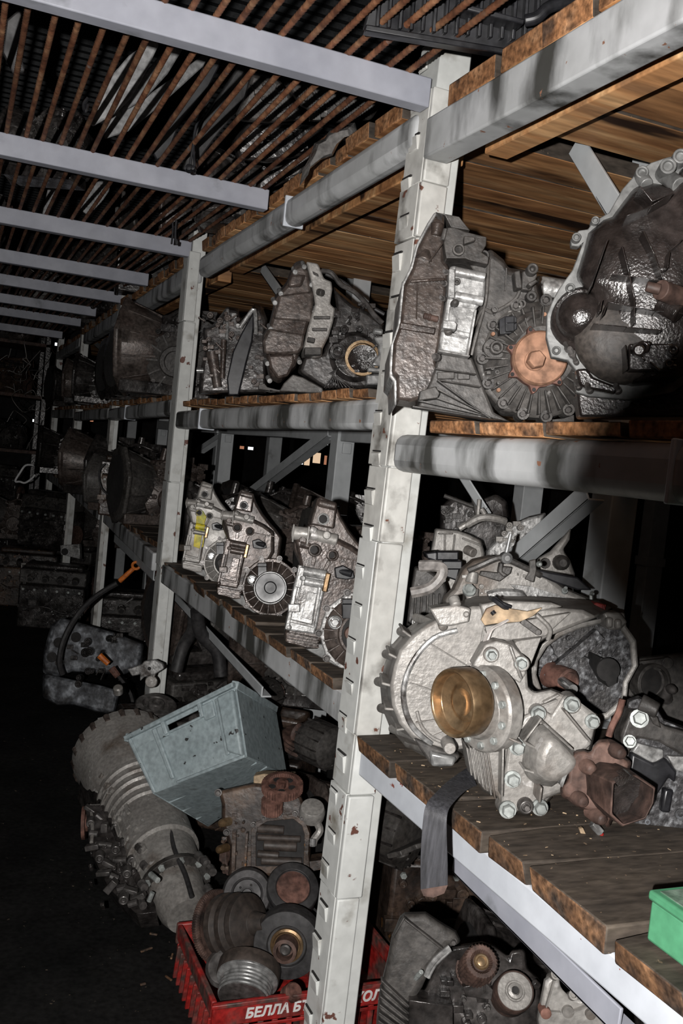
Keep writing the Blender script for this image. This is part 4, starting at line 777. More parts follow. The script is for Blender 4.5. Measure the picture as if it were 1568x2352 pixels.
b = B(fr); clutter(b, 560, 240, 760, 360, 0, 14, 26, 14, .02); b.tx([(400, 250, .02), (480, 210, .03), (560, 215, .03), (610, 230, .02)], .010); b.cx(470, 110, .02, 460, 230, .02, 12, 10); b.cx(480, 160, .03, 500, 190, .03, 14); b.tx([(360, 270, .02), (440, 220, .02), (470, 200, .02)], .008); b.ob('casing_webs', 'alu', t, .001)
clampz(t, .742)
fr = Fr(880, 430, 2.0, C5)
t = T('gearbox', 'pale cast housing just right of the wide brace', 'gearbox', fr.P(880, 850, -.02), 'gearboxes on the shelves')
b = B(fr); c = [(780, 430), (850, 390), (930, 300), (965, 260), (960, 320), (920, 380), (960, 440), (985, 510), (960, 850), (780, 850)]; b.lo([(c, -.15), (c, -.02), (cxm(c, 880, 480, .92), 0)]); b.ob('casing', 'alu', t, .006)
b = B(fr); b.la(825, 455, [(30, 0), (26, .006)], 14, None, 0); b.la(905, 450, [(44, -.01), (40, .02), (20, .03)], 14, None, 0); b.ob('bosses', 'alugrey', t)
clampz(t, .742)
fr = Fr(340, 180, 2.5, C5)
t = T('gearbox', 'dark greasy casting in the shade above the beige block', 'gearbox', fr.P(340, 900, -.02), 'gearboxes on the shelves')
b = B(fr); c = [(260, 150), (330, 90), (420, 130), (560, 80), (620, 120), (640, 240), (600, 900), (240, 900)]; b.lo([(c, -.15), (c, -.02), (cxm(c, 430, 250, .92), 0)]); b.ob('casing', 'aludark', t, .008)
b = B(fr); clutter(b, 270, 130, 600, 260, 0, 20, 30, 19, .02); b.cx(280, 90, .02, 440, 150, .03, 12, 10); b.cx(435, 70, .02, 460, 220, .03, 16, 12); b.ob('casing_webs', 'alugrey', t, .001)

clampz(t, .742)
# strap, chips, box on the boards
b = B(); L = [(1078, 1760, 1.44), (1032, 1792, 1.37), (1000, 1822, 1.30), (978, 1850, 1.27), (970, 1900, 1.265), (966, 1970, 1.265), (966, 2045, 1.265)]; R_ = [(1095, 1805, 1.39), (1072, 1815, 1.34), (1045, 1840, 1.29), (1028, 1868, 1.262), (1026, 1920, 1.258), (1028, 1985, 1.258), (1028, 2035, 1.258)]
Lp = smooth([at(*p) for p in L]); Rp = smooth([at(*p) for p in R_]); rs = []
for l, r in zip(Lp, Rp):
    nn = V((-.5, -.6, .5)).normalized(); rs.append([l, r, r+nn*.0022, l+nn*.0022])
b.rings(rs); t = T('webbing_strap', 'black webbing strap hanging over the edge of the board shelf', 'strap', at(1000, 1830, 1.3)); b.ob('webbing', 'strap', t, .0005)
b = B(); b.rings([[at(966, 2043, 1.266), at(1028, 2033, 1.259), at(1020, 2052, 1.259), at(995, 2062, 1.262), at(972, 2058, 1.266)], [at(966, 2043, 1.262), at(1028, 2033, 1.255), at(1020, 2052, 1.255), at(995, 2062, 1.258), at(972, 2058, 1.262)]]); b.ob('frayed_end', 'rust', t)
zt = .743
p = hit(1482, 2158, 2, zt); t = T('box', 'green plastic box with a dusty lid at the right edge of the board shelf', 'box', p)
b = B(); b.box((p.x, p.y-.2, zt), (p.x+.16, p.y, zt+.047)); b.ob('box_body', 'green', t, .004, 3)
b = B(); b.box((p.x-.003, p.y-.203, zt+.046), (p.x+.163, p.y+.003, zt+.058)); ld = b.ob('lid', 'green', t, .004, 3)
b = B(); b.box((p.x+.006, p.y-.195, zt+.0575), (p.x+.155, p.y-.006, zt+.0592)); b.ob('lid_top', 'greendirty', ld, .001)
fr = Fr(1100, 1130, 1.36, C4)
b = B(fr); b.pr([(1040, 1160), (1060, 1155), (1085, 1210), (1150, 1250), (1155, 1268), (1105, 1262), (1060, 1220)], -.004, .004); tag(b.ob('wood_chip', 'tape', None, .001, origin=fr.P(1090, 1250, 0)), 'curved pale wood chip lying on the boards near the rusty yoke', 'chip')
b = B(fr); b.cx(1105, 1130, .0, 1150, 1180, .0, 24, 24, 6); b.cx(1140, 1172, .0, 1152, 1186, .0, 16, 16); t = T('plug', 'small metal plug with a red tip on the boards below the rusty yoke', 'plug', fr.P(1120, 1190, 0)); b.ob('plug_body', 'steel', t, .001)
b = B(fr); b.cx(1146, 1180, .002, 1158, 1194, .002, 13, 12); b.ob('red_tip', 'red', t, .001)
t = T('sawdust', 'pale sawdust and splinters scattered over the dark boards of the near shelf', 'sawdust', (1.0, 1.1, zt)); q = random.Random(5); b = B()
for i in range(300):
    x, y = q.uniform(.74, 1.2), q.uniform(.5, 1.5); a = q.uniform(0, 3.1); l = q.choice((.0008, .001, .0015, .003)); dx, dy = math.cos(a)*l, math.sin(a)*l
    b.rings([[V((x-dx, y-dy, zt-.001)), V((x+dx*.4+.0006, y+dy*.4, zt-.001)), V((x+dx, y+dy, zt-.001)), V((x, y+.0008, zt-.001))], [V((x-dx, y-dy, zt+.0006)), V((x+dx*.4+.0006, y+dy*.4, zt+.0006)), V((x+dx, y+dy, zt+.0006)), V((x, y+.0008, zt+.0006))]])
bpy.data.objects.remove(t); o = b.ob('sawdust', 'tape', None, kind='stuff', origin=(1, 1, zt)); tag(o, 'pale sawdust and splinters scattered over the dark boards of the near shelf', 'sawdust')

# ------------------------------------------------------------------ low shelf, second bay: three alike gearboxes
def transaxle(crop, D, label, cup=None, brk='alubright', body='alubrown', paint=False):
    fr = Fr(1120, 1100, D, crop, tx=.12)
    t = T('gearbox', label, 'gearbox', fr.P(1120, 1560, -.05), 'gearboxes on the shelves')
    bell = [(1050, 560), (1185, 598), (1215, 680), (1275, 780), (1345, 870), (1400, 930), (1460, 1010), (1430, 1250), (1300, 1500), (1180, 1500), (1060, 1300), (960, 1100), (880, 900), (890, 780), (990, 740)]
    b = B(fr); b.lo([(cxm(bell, 1150, 950, 1), -.17), (bell, -.045), (cxm(bell, 1140, 970, .95), -.02)]); b.ob('bell_housing', body, t, .004)
    b = B(fr); lug = [(1050, 560), (1075, 545), (1190, 590), (1165, 770), (1110, 760), (1000, 738), (1030, 640)]; b.pr(lug, -.06, .016); b.cx(1052, 585, .010, 1180, 618, .010, 34, 34, 14); b.ob('mounting_lug', body, t, .004)
    b = B(fr); b.la(1092, 700, [(42, 0), (40, .005), (32, .006), (30, -.002)], 22, None, .016); b.ob('lug_eye', 'steel', t)
    b = B(fr); b.la(1092, 700, [(30, 0), (29, .0012)], 20, None, .0165); b.la(1026, 912, [(27, 0), (26, .0012)], 18, None, .030); b.la(1147, 948, [(24, 0), (23, .0012)], 18, None, .026); b.ob('holes', 'wall', t)
    case = [(890, 830), (1000, 800), (1180, 825), (1290, 880), (1385, 950), (1385, 1150), (1300, 1300), (1250, 1500), (1120, 1530), (1040, 1575), (830, 1540), (822, 1480), (900, 1200), (930, 1020)]
    b = B(fr); b.lo([(case, -.16), (case, -.01), (cxm(case, 1100, 1180, .94), .008)]); b.ob('casing', body, t, .005)
    b = B(fr); b.cx(875, 795, -.005, 1000, 805, .0, 48, 46, 16); b.cx(1000, 805, .0, 1185, 850, .0, 46, 44, 16); b.la(1115, 812, [(30, 0), (28, .006)], 16, None, .012); b.cx(1000, 770, .005, 1040, 790, .005, 30, 28); b.ba(890, 735, 880, 860, 12, 0, .012); b.ba(995, 750, 980, 880, 14, -.005, .014); b.ob('shift_housing', 'alu', t, .002)
    b = B(fr)
    for x, y, r in ((1026, 912, 48), (1147, 948, 43)): b.la(x, y, [(r, -.01), (r*.93, .028), (r*.62, .029), (r*.58, .012)], 20, None, 0)
    b.cx(930, 870, .0, 1000, 890, .0, 40, 36); b.ba(1170, 960, 1390, 1000, 10, .0, .014); b.ba(1300, 980, 1285, 1080, 10, 0, .012); b.ba(1030, 960, 1020, 1020, 26, 0, .02); b.ba(1135, 990, 1100, 1060, 24, 0, .02); b.la(948, 845, [(26, 0), (24, .01), (14, .01)], 14, None, 0); b.ob('casting_bosses', body, t, .001)
    # square silver cover with its frame
    brkp = [(930, 1018), (1110, 1062), (1125, 1100), (1075, 1300), (1050, 1440), (1030, 1500), (828, 1468), (845, 1390), (890, 1180)]
    b = B(fr); b.pr(brkp, -.01, .030); sc_ = b.ob('silver_cover', brk, t, .004)
    b = B(fr); b.cx(950, 1060, .032, 1110, 1090, .03, 34, 34, 14); b.cx(960, 1130, .03, 1095, 1155, .03, 30, 30, 14); b.ba(935, 1020, 840, 1465, 26, .028, .046); b.ba(840, 1400, 1030, 1445, 22, .028, .042); b.ba(1070, 1170, 1020, 1445, 22, .028, .042); b.ba(935, 1180, 895, 1350, 12, .028, .040); b.bx(850, 1290, 930, 1345, .03, .056); b.pr([(930, 1030), (965, 1040), (935, 1180), (895, 1170)], .03, .048); b.cx(945, 1110, .046, 952, 1110, .056, 18); b.la(850, 1445, [(20, 0), (18, .016), (10, .018)], 12, None, .03); b.ob('cover_webs', brk, sc_, .002)
    b = B(fr); b.ba(1128, 1075, 1100, 1205, 34, .0, .044); b.ob('bronze_edge', 'brass', t, .002)
    if paint:
        b = B(fr); b.pr([(985, 1060), (1095, 1090), (1075, 1300), (1040, 1330), (960, 1300)], .030, .0335); b.pr([(1000, 880), (1070, 890), (1110, 960), (1080, 1060), (990, 1040)], .0, .028); b.cx(985, 1062, .036, 1090, 1085, .036, 35.5, 35.5, 14); b.ob('yellow_paint_mark', 'yellow', t, .001)
    else:
        b = B(fr); b.pr([(985, 1200), (1050, 1215), (1010, 1400), (940, 1380)], .03, .033); b.ob('cast_plate', brk, t, .001)
    b = B(fr); b.pr([(830, 1480), (1060, 1520), (1060, 1600), (980, 1600), (830, 1550)], -.05, .012)
    b.ob('sump', body, t, .003)
    b = B(fr)
    for i in range(4): b.ba(845, 1490+i*20, 1060, 1530+i*20, 7, .0, .02)
    b.ob('sump_ribs', body, t)
    b = B(fr); b.pr([(870, 1530), (1100, 1570), (1240, 1770), (1180, 1740), (1000, 1620)], -.03, .004); b.ob('corner_plate', 'flange', t, .002)
    # differential cover with scalloped bolt rim
    cx_, cy_ = 1345, 1490
    b = B(fr); rim = []
    for i in range(80):
        a = 2*math.pi*i/80; e = max(0, math.cos(10*a))**4; rim.append((cx_+(272+34*e)*math.cos(a), cy_+(280+34*e)*math.sin(a)))
    b.pr(rim, -.02, .020); b.ob('differential_rim', 'alubright' if brk == 'alubright' else body, t, .002)
    b = B(fr); b.la(cx_, cy_, [(255, 0), (245, .004), (160, .014), (150, .020), (135, .020), (132, .008)], 48, None, .018); dc = b.ob('differential_cover', body, t)
    b = B(fr)
    for i in range(20):
        a = 2*math.pi*i/20+.1; b.ba(cx_+160*math.cos(a), cy_+160*math.sin(a), cx_+255*math.cos(a), cy_+262*math.sin(a), 12, .018, .034)
    b.ob('radial_ribs', body, dc, .001)
    bolts(t, fr, [(cx_+286*math.cos(2*math.pi*i/10), cy_+294*math.sin(2*math.pi*i/10), .020, 20) for i in range(10)], 20, .008, 'boltdark')
    b = B(fr); b.la(1170, 1412, [(50, 0), (48, .012), (40, .014), (36, .008), (1, .008)], 22, None, .022); b.la(1170, 1412, [(26, 0), (26, .012)], 6, None, .03); b.ob('filler_plug', 'steel', t, .001)
    b = B(fr); b.bx(1225, 1255, 1310, 1390, .015, .045); b.ba(1225, 1290, 1310, 1290, 8, .04, .05); b.ob('connector', 'plastic', t, .002)
    b = B(fr); b.pr([(1170, 1040), (1230, 1020), (1300, 1060), (1310, 1110), (1250, 1120), (1180, 1110)], .0, .026); b.cx(1200, 1060, .02, 1290, 1080, .03, 20, 26); b.ob('speed_sensor', 'plastic', t, .002)
    if cup:
        b = B(fr); b.la(cx_, cy_, [(150, 0), (158, .004), (158, .030), (150, .034), (140, .032), (136, .014), (60, .008), (50, .012), (1, .013)], 40, (-.05, .05, 1), .034); b.ob('output_cup', 'steel', t, .001)
        b = B(fr); b.la(cx_, cy_, [(138, 0), (137, .0025), (60, .002), (50, .006), (30, .006), (1, .007)], 36, (-.05, .05, 1), .049); b.ob('black_cup_face', 'plastic', t)
    else:
        b = B(fr); b.la(cx_, cy_, [(134, 0), (132, .0015)], 36, None, .026); b.ob('bore', 'wall', t); b = B(fr); b.la(cx_-60, cy_, [(50, 0), (46, .01)], 18, None, .027); b.ob('bore_rust', 'rust', t)
    return clampz(t, .819)
def sub(k, x, y, ux=1025, uy=910, s0=3.015): return (380+(x-ux*k)/s0, 960+(y-uy*k)/s0, s0/k)
transaxle((380, 960, 3.015), 1.93, 'nearest of three alike silver brown gearboxes, half behind the slotted post')
transaxle(sub(.72, 495, 757), 2.45, 'middle of three alike gearboxes, with a black cup in a steel rim', cup=True, brk='alubrown')
transaxle(sub(.60, 232, 655), 2.95, 'farthest of three alike gearboxes, sprayed with yellow paint', brk='alu', body='alu', paint=True)

# ------------------------------------------------------------------ fillers: three kinds of unit, built once in local metres and copied
def proto_gearbox(kind, m1, m2, m3):
    t = bpy.data.objects.new('gearbox', None); COL.objects.link(t); q = random.Random(kind*11)
    b = B(); n = 26; rs = []
    for r, x in ((.165, -.17), (.18, -.165), (.18, -.15), (.165, -.14), (.155, -.09), (.125, -.03), (.11, 0)):
        rs.append([V((x, math.cos(2*math.pi*i/n)*r*(1+.08*(i % 4 == 0)*(r > .16)), .18+math.sin(2*math.pi*i/n)*r*(1+.08*(i % 4 == 0)*(r > .16)))) for i in range(n)])
    b.rings(rs); b.ob('bell_housing', m1, t, .004)
    b = B()
    for i in range(11):
        a = 2*math.pi*i/11; b.beam((-.14, .162*math.cos(a), .18+.162*math.sin(a)), (-.02, .118*math.cos(a), .18+.118*math.sin(a)), .008, .022, (0, math.cos(a), math.sin(a)))
    b.ob('bell_ribs', m1, t, .001)
    b = B(); b.lathe((-.172, 0, .18), (1, 0, 0), [(.14, 0), (.12, .004), (1e-4, .005)], 24); b.ob('bell_opening', 'wall', t)
    b = B(); b.lo([([(-.02, .06), (.2, .05), (.24, .12), (.22, .26), (.1, .31), (-.02, .30)], -.10), ([(-.02, .05), (.2, .04), (.25, .12), (.22, .27), (.1, .32), (-.02, .31)], .06), ([(0, .08), (.18, .07), (.22, .13), (.19, .24), (.1, .28), (0, .27)], .10)]); b.ob('casing', m2, t, .008)
    b = B(); b.lathe((.06, -.08, .13), (0, -1, 0), [(.115, 0), (.115, .03), (.10, .036), (.06, .05), (.055, .06), (.04, .06), (.04, .04), (1e-4, .04)], 28); b.ob('differential_cover', m3, t)
    b = B()
    for i in range(12):
        a = 2*math.pi*i/12; b.ba(.06+.06*math.cos(a), .13+.06*math.sin(a), .06+.11*math.cos(a), .13+.11*math.sin(a), .006, .10, .128)
    b.ob('radial_ribs', m3, t)
    b = B()
    for i in range(8):
        a = 2*math.pi*i/8; b.hexb(.06+.108*math.cos(a), .13+.108*math.sin(a), .112, .009, .008)
    b.isl = [(0, 0)]; b.ob('bolt_webs', 'boltdark', t)
    b = B(); clutter(b, -.02, .06, .23, .3, .088, 60, .026, kind, .03); clutter(b, -.02, .06, .23, .3, .07, 40, .03, kind+9, .05); b.tu([(.02, -.1, .3), (.08, -.12, .33), (.16, -.1, .31), (.22, -.05, .28)], .008); b.cy((.05, 0, .3), (.06, 0, .37), .02, .016); b.cy((.1, -.05, .3), (.11, -.06, .35), .012); b.box((.12, -.06, .29), (.19, .02, .34)); b.ob('fitting_webs', m2, t, .001)
    b = B(); b.box((-.15, -.12, .0), (.2, .08, .05)); b.ob('sump', m2, t, .006)
    return t
def proto_engine(kind, m1, m2):
    t = bpy.data.objects.new('engine', None); COL.objects.link(t)
    b = B(); b.box((-.22, -.12, 0), (.22, .12, .30)); b.ob('block', m1, t, .012)
    b = B(); b.box((-.23, -.09, .30), (.22, .10, .40)); hd = b.ob('cylinder_head', m2, t, .01)
    b = B(); b.box((-.20, -.07, .40), (.19, .08, .44)); b.ob('valve_cover', m1, t, .015, 3)
    b = B()
    for i in range(4): b.cy((-.15+.1*i, -.09, .345), (-.15+.1*i, -.13, .335), .026, .022)
    b.ob('ports', m2, hd)
    b = B()
    for i in range(4): b.lathe((-.15+.1*i, -.131, .3345), (0, -1, -.2), [(.015, 0), (.014, .001)], 12)
    b.ob('port_holes', 'wall', hd)
    b = B()
    for i in range(6): b.lathe((-.19+.075*i, -.121, .265), (0, -1, 0), [(.010, 0), (.009, .008)], 6)
    b.ob('head_bolts', 'bolt', hd)
    b = B(); b.lathe((.222, 0, .12), (1, 0, 0), [(.08, 0), (.08, .02), (.07, .022), (.07, .03), (.03, .03), (.03, .02), (1e-4, .02)], 24); b.ob('pulley', 'rust', t)
    b = B(); clutter(b, -.21, .03, .21, .25, .12, 60, .034, kind, .03); clutter(b, -.21, .3, .2, .4, .09, 26, .026, kind+5, .03); b.tu([(-.2, -.13, .1), (-.05, -.16, .16), (.1, -.14, .12), (.2, -.13, .2)], .007); b.ob('block_webs', m1, t, .001)
    return t
def proto_disc(kind):
    t = bpy.data.objects.new('pulley', None); COL.objects.link(t); b = B()
    b.lathe((0, 0, 0), (0, 0, 1), [(.07, 0), (.075, .004), (.068, .010), (.074, .016), (.068, .022), (.075, .03), (.07, .034), (.05, .034), (.045, .02), (.03, .02), (.028, .04), (.016, .04), (.015, .01), (1e-4, .01)], 32); b.ob('rim', 'rust' if kind else 'boltdark', t, .0008)
    return t
def proto_hose():
    t = bpy.data.objects.new('hose', None); COL.objects.link(t); b = B(); b.tu([(0, 0, 0), (.02, 0, .08), (.08, .02, .14), (.1, .05, .22)], .022, 12); b.ob('rubber_hose', 'rubber', t); return t
def proto_bracket():
    t = bpy.data.objects.new('bracket', None); COL.objects.link(t); b = B(); b.pr([(-.1, 0), (-.02, -.02), (.06, .0), (.12, .05), (.09, .08), (.03, .05), (0, .10), (-.05, .12), (-.06, .06), (-.11, .05)], -.006, .006); b.la(.085, .05, [(.018, 0), (.016, .012), (.008, .012)], 14); b.la(-.08, .03, [(.018, 0), (.016, .012), (.008, .012)], 14); b.ob('bracket_plate', 'alugrey', t, .002)
    return t
def proto_alternator():
    t = bpy.data.objects.new('alternator', None); COL.objects.link(t); b = B()
    b.lathe((-.06, 0, .065), (1, 0, 0), [(.04, 0), (.062, .01), (.065, .03), (.065, .09), (.06, .11), (.03, .12), (.03, .15)], 28); b.ob('body', 'alugrey', t)
    b = B()
    for i in range(14):
        a = 2*math.pi*i/14; b.beam((-.05, .062*math.cos(a), .065+.062*math.sin(a)), (.05, .062*math.cos(a), .065+.062*math.sin(a)), .004, .01, (0, math.cos(a), math.sin(a)))
    b.ob('fins', 'aludark', t)
    b = B(); b.lathe((.08, 0, .065), (1, 0, 0), [(.034, 0), (.036, .004), (.03, .010), (.036, .016), (.034, .022), (.012, .022), (.012, .03)], 20); b.ob('small_pulley', 'rust', t); return t
PR = {}
def getp(k):
    if k not in PR:
        PR[k] = {'g1': lambda: proto_gearbox(1, 'aludark', 'aludark', 'alugrey'), 'g2': lambda: proto_gearbox(2, 'alugrey', 'alubrown', 'alubrown'), 'g3': lambda: proto_gearbox(3, 'alubrown', 'aludark', 'alugrey'), 'e1': lambda: proto_engine(1, 'aludark', 'alugrey'), 'e2': lambda: proto_engine(2, 'oilrust', 'aludark'), 'd0': lambda: proto_disc(0), 'd1': lambda: proto_disc(1), 'h': proto_hose, 'b': proto_bracket, 'a': proto_alternator}[k](); return PR[k], True
    return PR[k], False
CATS = {'g': 'gearbox', 'e': 'engine', 'd': 'pulley', 'h': 'hose', 'b': 'bracket', 'a': 'alternator'}
GRP = {'g': 'gearboxes on the shelves', 'e': 'engines heaped along the aisle', 'd': 'pulleys lying under the shelves', 'h': 'hoses lying under the shelves', 'b': 'brackets lying under the shelves', 'a': 'alternators lying under the shelves'}
def put(k, loc, rz=0, rx=0, ry=0, s=1.0, label='', group=None, first=[1]):
    o, new = getp(k)
    if k[0] in 'ge': rz = ((rz*7) % 64)-50            # the side with the fittings turned to the aisle
    if not new: o = copy_tree(o)
    o.location = loc; o.rotation_euler = (math.radians(rx), math.radians(ry), math.radians(rz)); o.scale = (s, s, s)
    o['label'] = label; o['category'] = CATS[k[0]]; o['group'] = group or GRP[k[0]]
    return o
def onz(x, y, z): return hit(x, y, 2, z)
# second bay, background of the low shelf
def vz(x, y, D, z):   # a point at depth D under a pixel, dropped on a surface
    p = at(x, y, D); return V((p.x, p.y, z))
Z2 = .819
put('g1', vz(510, 1150, 3.55, Z2), 115, label='black bell housing behind the yellow painted gearbox', s=.78)
put('g2', vz(670, 1180, 3.0, Z2), 20, label='grey bell housing behind the middle of three alike gearboxes', s=.8)
put('g2', vz(820, 1170, 2.55, Z2), 70, label='dull gearbox mostly hidden behind the slotted post', s=.8)
put('g1', vz(590, 1180, 3.9, Z2), 200, label='dark gearbox deep behind the long diagonal brace', s=.8)
put('g3', vz(760, 1120, 3.7, Z2), 250, label='dark gearbox heap behind the grey bell housing', s=.85)
# third bay
Z3 = .871
put('e2', vz(300, 1150, 4.35, Z3), 60, label='oily unit with a pale flange on the low shelf of the third bay', s=.62)
put('g2', vz(345, 1120, 4.1, Z3), 200, label='greasy gearbox beside the second post on the low shelf', s=.9)
put('g1', vz(290, 1130, 4.9, Z3), 30, label='dark gearbox behind the pale flange in the third bay', s=1.0)
put('g2', vz(270, 1160, 4.55, Z3), 130, label='grey gearbox with a pale ring next to the third post', s=.75)
Z3m = 1.407
put('g1', vz(330, 860, 4.0, Z3m), 210, label='black gearbox on the middle shelf of the third bay, nearest the second post', s=.8)
put('g3', vz(380, 860, 3.65, Z3m), 150, label='dark gearbox mostly behind the second post on the middle shelf', s=1.0)
put('g1', vz(300, 870, 4.5, Z3m), 100, label='black gearbox beside the third post on the middle shelf', s=.8)
put('g1', vz(225, 880, 5.6, 1.407), 60, label='black gearbox on the middle shelf of the fourth bay', s=.8)
put('g3', vz(200, 880, 6.1, 1.407), 160, label='dim gearbox beside the fourth post on the middle shelf', s=.8)
put('g1', vz(155, 890, 7.3, 1.407), 100, label='barely lit gearbox in the farthest bay on the middle shelf', s=.85)
put('g2', vz(205, 1080, 5.7, .889), 40, label='gearbox with a shiny face on the low shelf of the fourth bay', s=.8)
put('g3', vz(225, 1090, 5.3, .889), 140, label='rusty dark gearbox next to the third post in the fourth bay', s=1.0)
put('g1', vz(135, 1080, 7.2, .89), 80, label='barely lit gearbox in the farthest bay on the low shelf', s=1.0)
# pale ring gasket on the low shelf of the third bay
fr = Fr(920, 800, 4.25, (0, 880, 3.733)); 
b = B(fr); o1 = [(870, 760), (900, 720), (960, 690), (1000, 720), (990, 800), (940, 850), (880, 870), (850, 820)]; i1 = cxm(o1, 925, 780, .78)
b.rings([[fr.P(x, y, w_) for x, y in pl] for pl, w_ in ((o1, -.004), (o1, .004), (i1, .004), (i1, -.004), (o1, -.004))], False, False); tag(b.ob('ring_plate', 'alu', None, origin=fr.P(920, 870, 0)), 'pale ring plate leaning in front of the third post', 'plate')
fr = Fr(1040, 900, 4.15, (0, 880, 3.733)); t = T('end_cover', 'pale cast end cover at the front of the third bay low shelf', 'cover', fr.P(1000, 1100, 0)); b = B(fr); c = [(1000, 810), (1060, 830), (1090, 880), (1080, 1000), (1010, 1040), (960, 1030), (930, 960), (950, 880)]; b.lo([(c, -.06), (c, 0), (cxm(c, 1010, 930, .85), .015)]); b.ob('cast_face', 'alu', t, .006)
b = B(fr); b.tx([(1080, 830, .02), (1150, 770, .02), (1260, 755, .02), (1290, 770, .02)], .010); b.cx(1170, 740, 0, 1215, 610, 0, 24, 16); b.ob('lever', 'alugrey', t)
b = B(fr); b.tx([(980, 1000, .0), (870, 900, .03), (850, 760, .03), (900, 690, .02)], .004); tag(b.ob('cable', 'rubber', None, origin=fr.P(900, 900, 0)), 'black cable looping over the pale end cover in the third bay', 'cable')
fr = Fr(1080, 880, 3.9, (0, 500, 3.136)); b = B(fr); b.tx([(1060, 910, 0), (1100, 880, .01), (1170, 850, .0), (1250, 870, 0)], .005); tag(b.ob('lead', 'yellow', None, origin=fr.P(1100, 900, 0)), 'short yellow green lead over the dark gearbox behind the second post', 'cable')

# ------------------------------------------------------------------ on the ground: automatic transmission
p0, p1 = at(283, 1735, 2.88), at(430, 2105, 2.28); ax = (p1-p0).normalized(); L = (p1-p0).length
t = T('automatic_transmission', 'long silver automatic transmission lying on the ground beside the blue grey crate', 'transmission', V((p0.x, (p0.y+p1.y)/2, 0)))
b = B(); b.lathe(p0, ax, [(.135, -.02), (.152, -.015), (.152, .012), (.145, .03), (.140, .10), (.128, .17), (.116, .20)], 40); b.ob('bell_housing', 'alu', t)
b = B(); pr = [(.118, .19)]
for i in range(5): pr += [(.118-.004*i, .205+.03*i), (.123-.004*i, .21+.03*i), (.123-.004*i, .217+.03*i), (.116-.004*i, .222+.03*i)]
pr += [(.098, .40), (.094, .46), (.098, .465), (.098, .48), (.088, .485), (.080, .58), (.086, .585), (.086, .60), (.07, .605), (.062, L-.03), (.05, L), (.03, L)]
b.lathe(p0, ax, pr, 40); b.ob('main_case', 'alu', t)
sd = ax.cross(V((0, 0, 1))).normalized(); up = sd.cross(ax)
if (at(200, 1900, 2.5)-p0).dot(sd) < 0: sd = -sd
if up.z < 0: up = -up
b = B()
for i in range(14):
    a = -2.0+i*.31; d = up*math.cos(a)+sd*math.sin(a); b.cy(p0+d*.147-ax*.012, p0+d*.145+ax*.016, .011, .010, 10)
b.ob('bell_lugs', 'alubrown', t)
b = B(); q = random.Random(3)
for i in range(90):
    u_ = q.uniform(.03, .58); a = q.uniform(.85, 2.1); r = .128-.10*u_; c = p0+ax*u_+(up*math.cos(a)+sd*math.sin(a))*r
    k = q.random(); d = (up*math.cos(a)+sd*math.sin(a)); l = q.uniform(.01, .035)
    if k < .35: b.cy(c, c+d*.016, .009, .008, 10)
    elif k < .75: b.beam(c-ax*l, c+ax*l, q.uniform(.008, .02), .022, d)
    else: b.cy(c-ax*l, c+ax*l, .007, .007, 8)
b.ob('valve_body_details', 'alu', t)
b = B(); q = random.Random(8)
def on_side(x, y): return at(x, y, 2.88-.60*(y-1735)/370-.07)
for x, y, l, k in ((212, 1862, .04, 0), (232, 1880, .03, 1), (255, 1870, .03, 2), (215, 1915, .02, 1), (240, 1905, .03, 0), (262, 1900, .02, 2), (212, 1945, .03, 0), (238, 1940, .04, 1), (262, 1950, .02, 2), (225, 1970, .02, 2), (250, 1985, .03, 0), (275, 1975, .03, 1), (238, 2005, .03, 0), (262, 2015, .02, 1), (288, 2005, .03, 2), (255, 2035, .03, 0), (280, 2040, .02, 1), (300, 2045, .03, 0), (280, 2065, .025, 2), (305, 2075, .02, 1), (318, 2060, .03, 0), (285, 1940, .03, 1), (300, 1975, .02, 2), (205, 1890, .015, 2)):
    c = on_side(x, y); d = (RT*q.uniform(-1, 1)+UP*q.uniform(-.4, .4)).normalized()
    if k == 0: b.beam(c-d*l*.6, c+d*l*.6, q.uniform(.010, .02), .022, FW)
    elif k == 1: b.cy(c-d*l*.6, c+d*l*.6, q.uniform(.007, .011), None, 10)
    else: b.lathe(c+FW*.02, -FW+RT*.2, [(.014, 0), (.012, .03), (.007, .032), (.006, .026)], 12)
b.ob('valve_body_details', 'boltdark', t, .002)
fv = Fr(270, 1960, 2.88-.60*(1960-1735)/370-.05, ty=-1.2); b = B(fv); b.pr([(196, 1850), (335, 1840), (352, 2000), (358, 2095), (315, 2100), (250, 2040), (205, 1950)], -.07, .0); clutter(b, 205, 1860, 340, 2080, .0, 46, 9, 5, .02); b.ob('valve_cover', 'aludark', t, .003)
b = B(); b.tu([on_side(208, 1850), on_side(212, 1900), on_side(210, 1935)], .005); b.tu([on_side(210, 1852), on_side(245, 1850), on_side(262, 1856)], .005); b.ob('pipe', 'alu', t)
tail = p0+ax*(L-.11); b = B(); b.lathe(tail, ax, [(.060, -.012), (.092, -.010), (.092, .004), (.070, .006), (.062, .06), (.045, .09), (.02, .092)], 28); b.ob('tail_housing', 'alugrey', t, .001)
b = B()
for i in range(10):
    a = i*.628; b.lathe(tail+(up*math.cos(a)+sd*math.sin(a))*.082+ax*.004, ax, [(.009, 0), (.008, .008)], 6)
b.ob('tail_bolts', 'bolt', t)
b = B(); c0 = p0+sd*.10-up*.05; b.beam(c0+ax*.05, c0+ax*.58-sd*.05, .08, .12, up); b.ob('valve_body', 'aludark', t, .015)
b = B(); c = at(192, 1890, 2.66); b.lathe(c, -RT-FW*.18, [(.024, -.06), (.024, -.006), (.046, -.006), (.046, .004), (.02, .006)], 24); b.ob('rusty_side_flange', 'redrust', t)
b = B(); b.tu([at(360, 1815, 2.62), at(385, 1880, 2.50), at(400, 1950, 2.38), at(425, 2010, 2.30), at(440, 2060, 2.24)], .006); b.ob('vent_hose', 'rubber', t)
b = B()
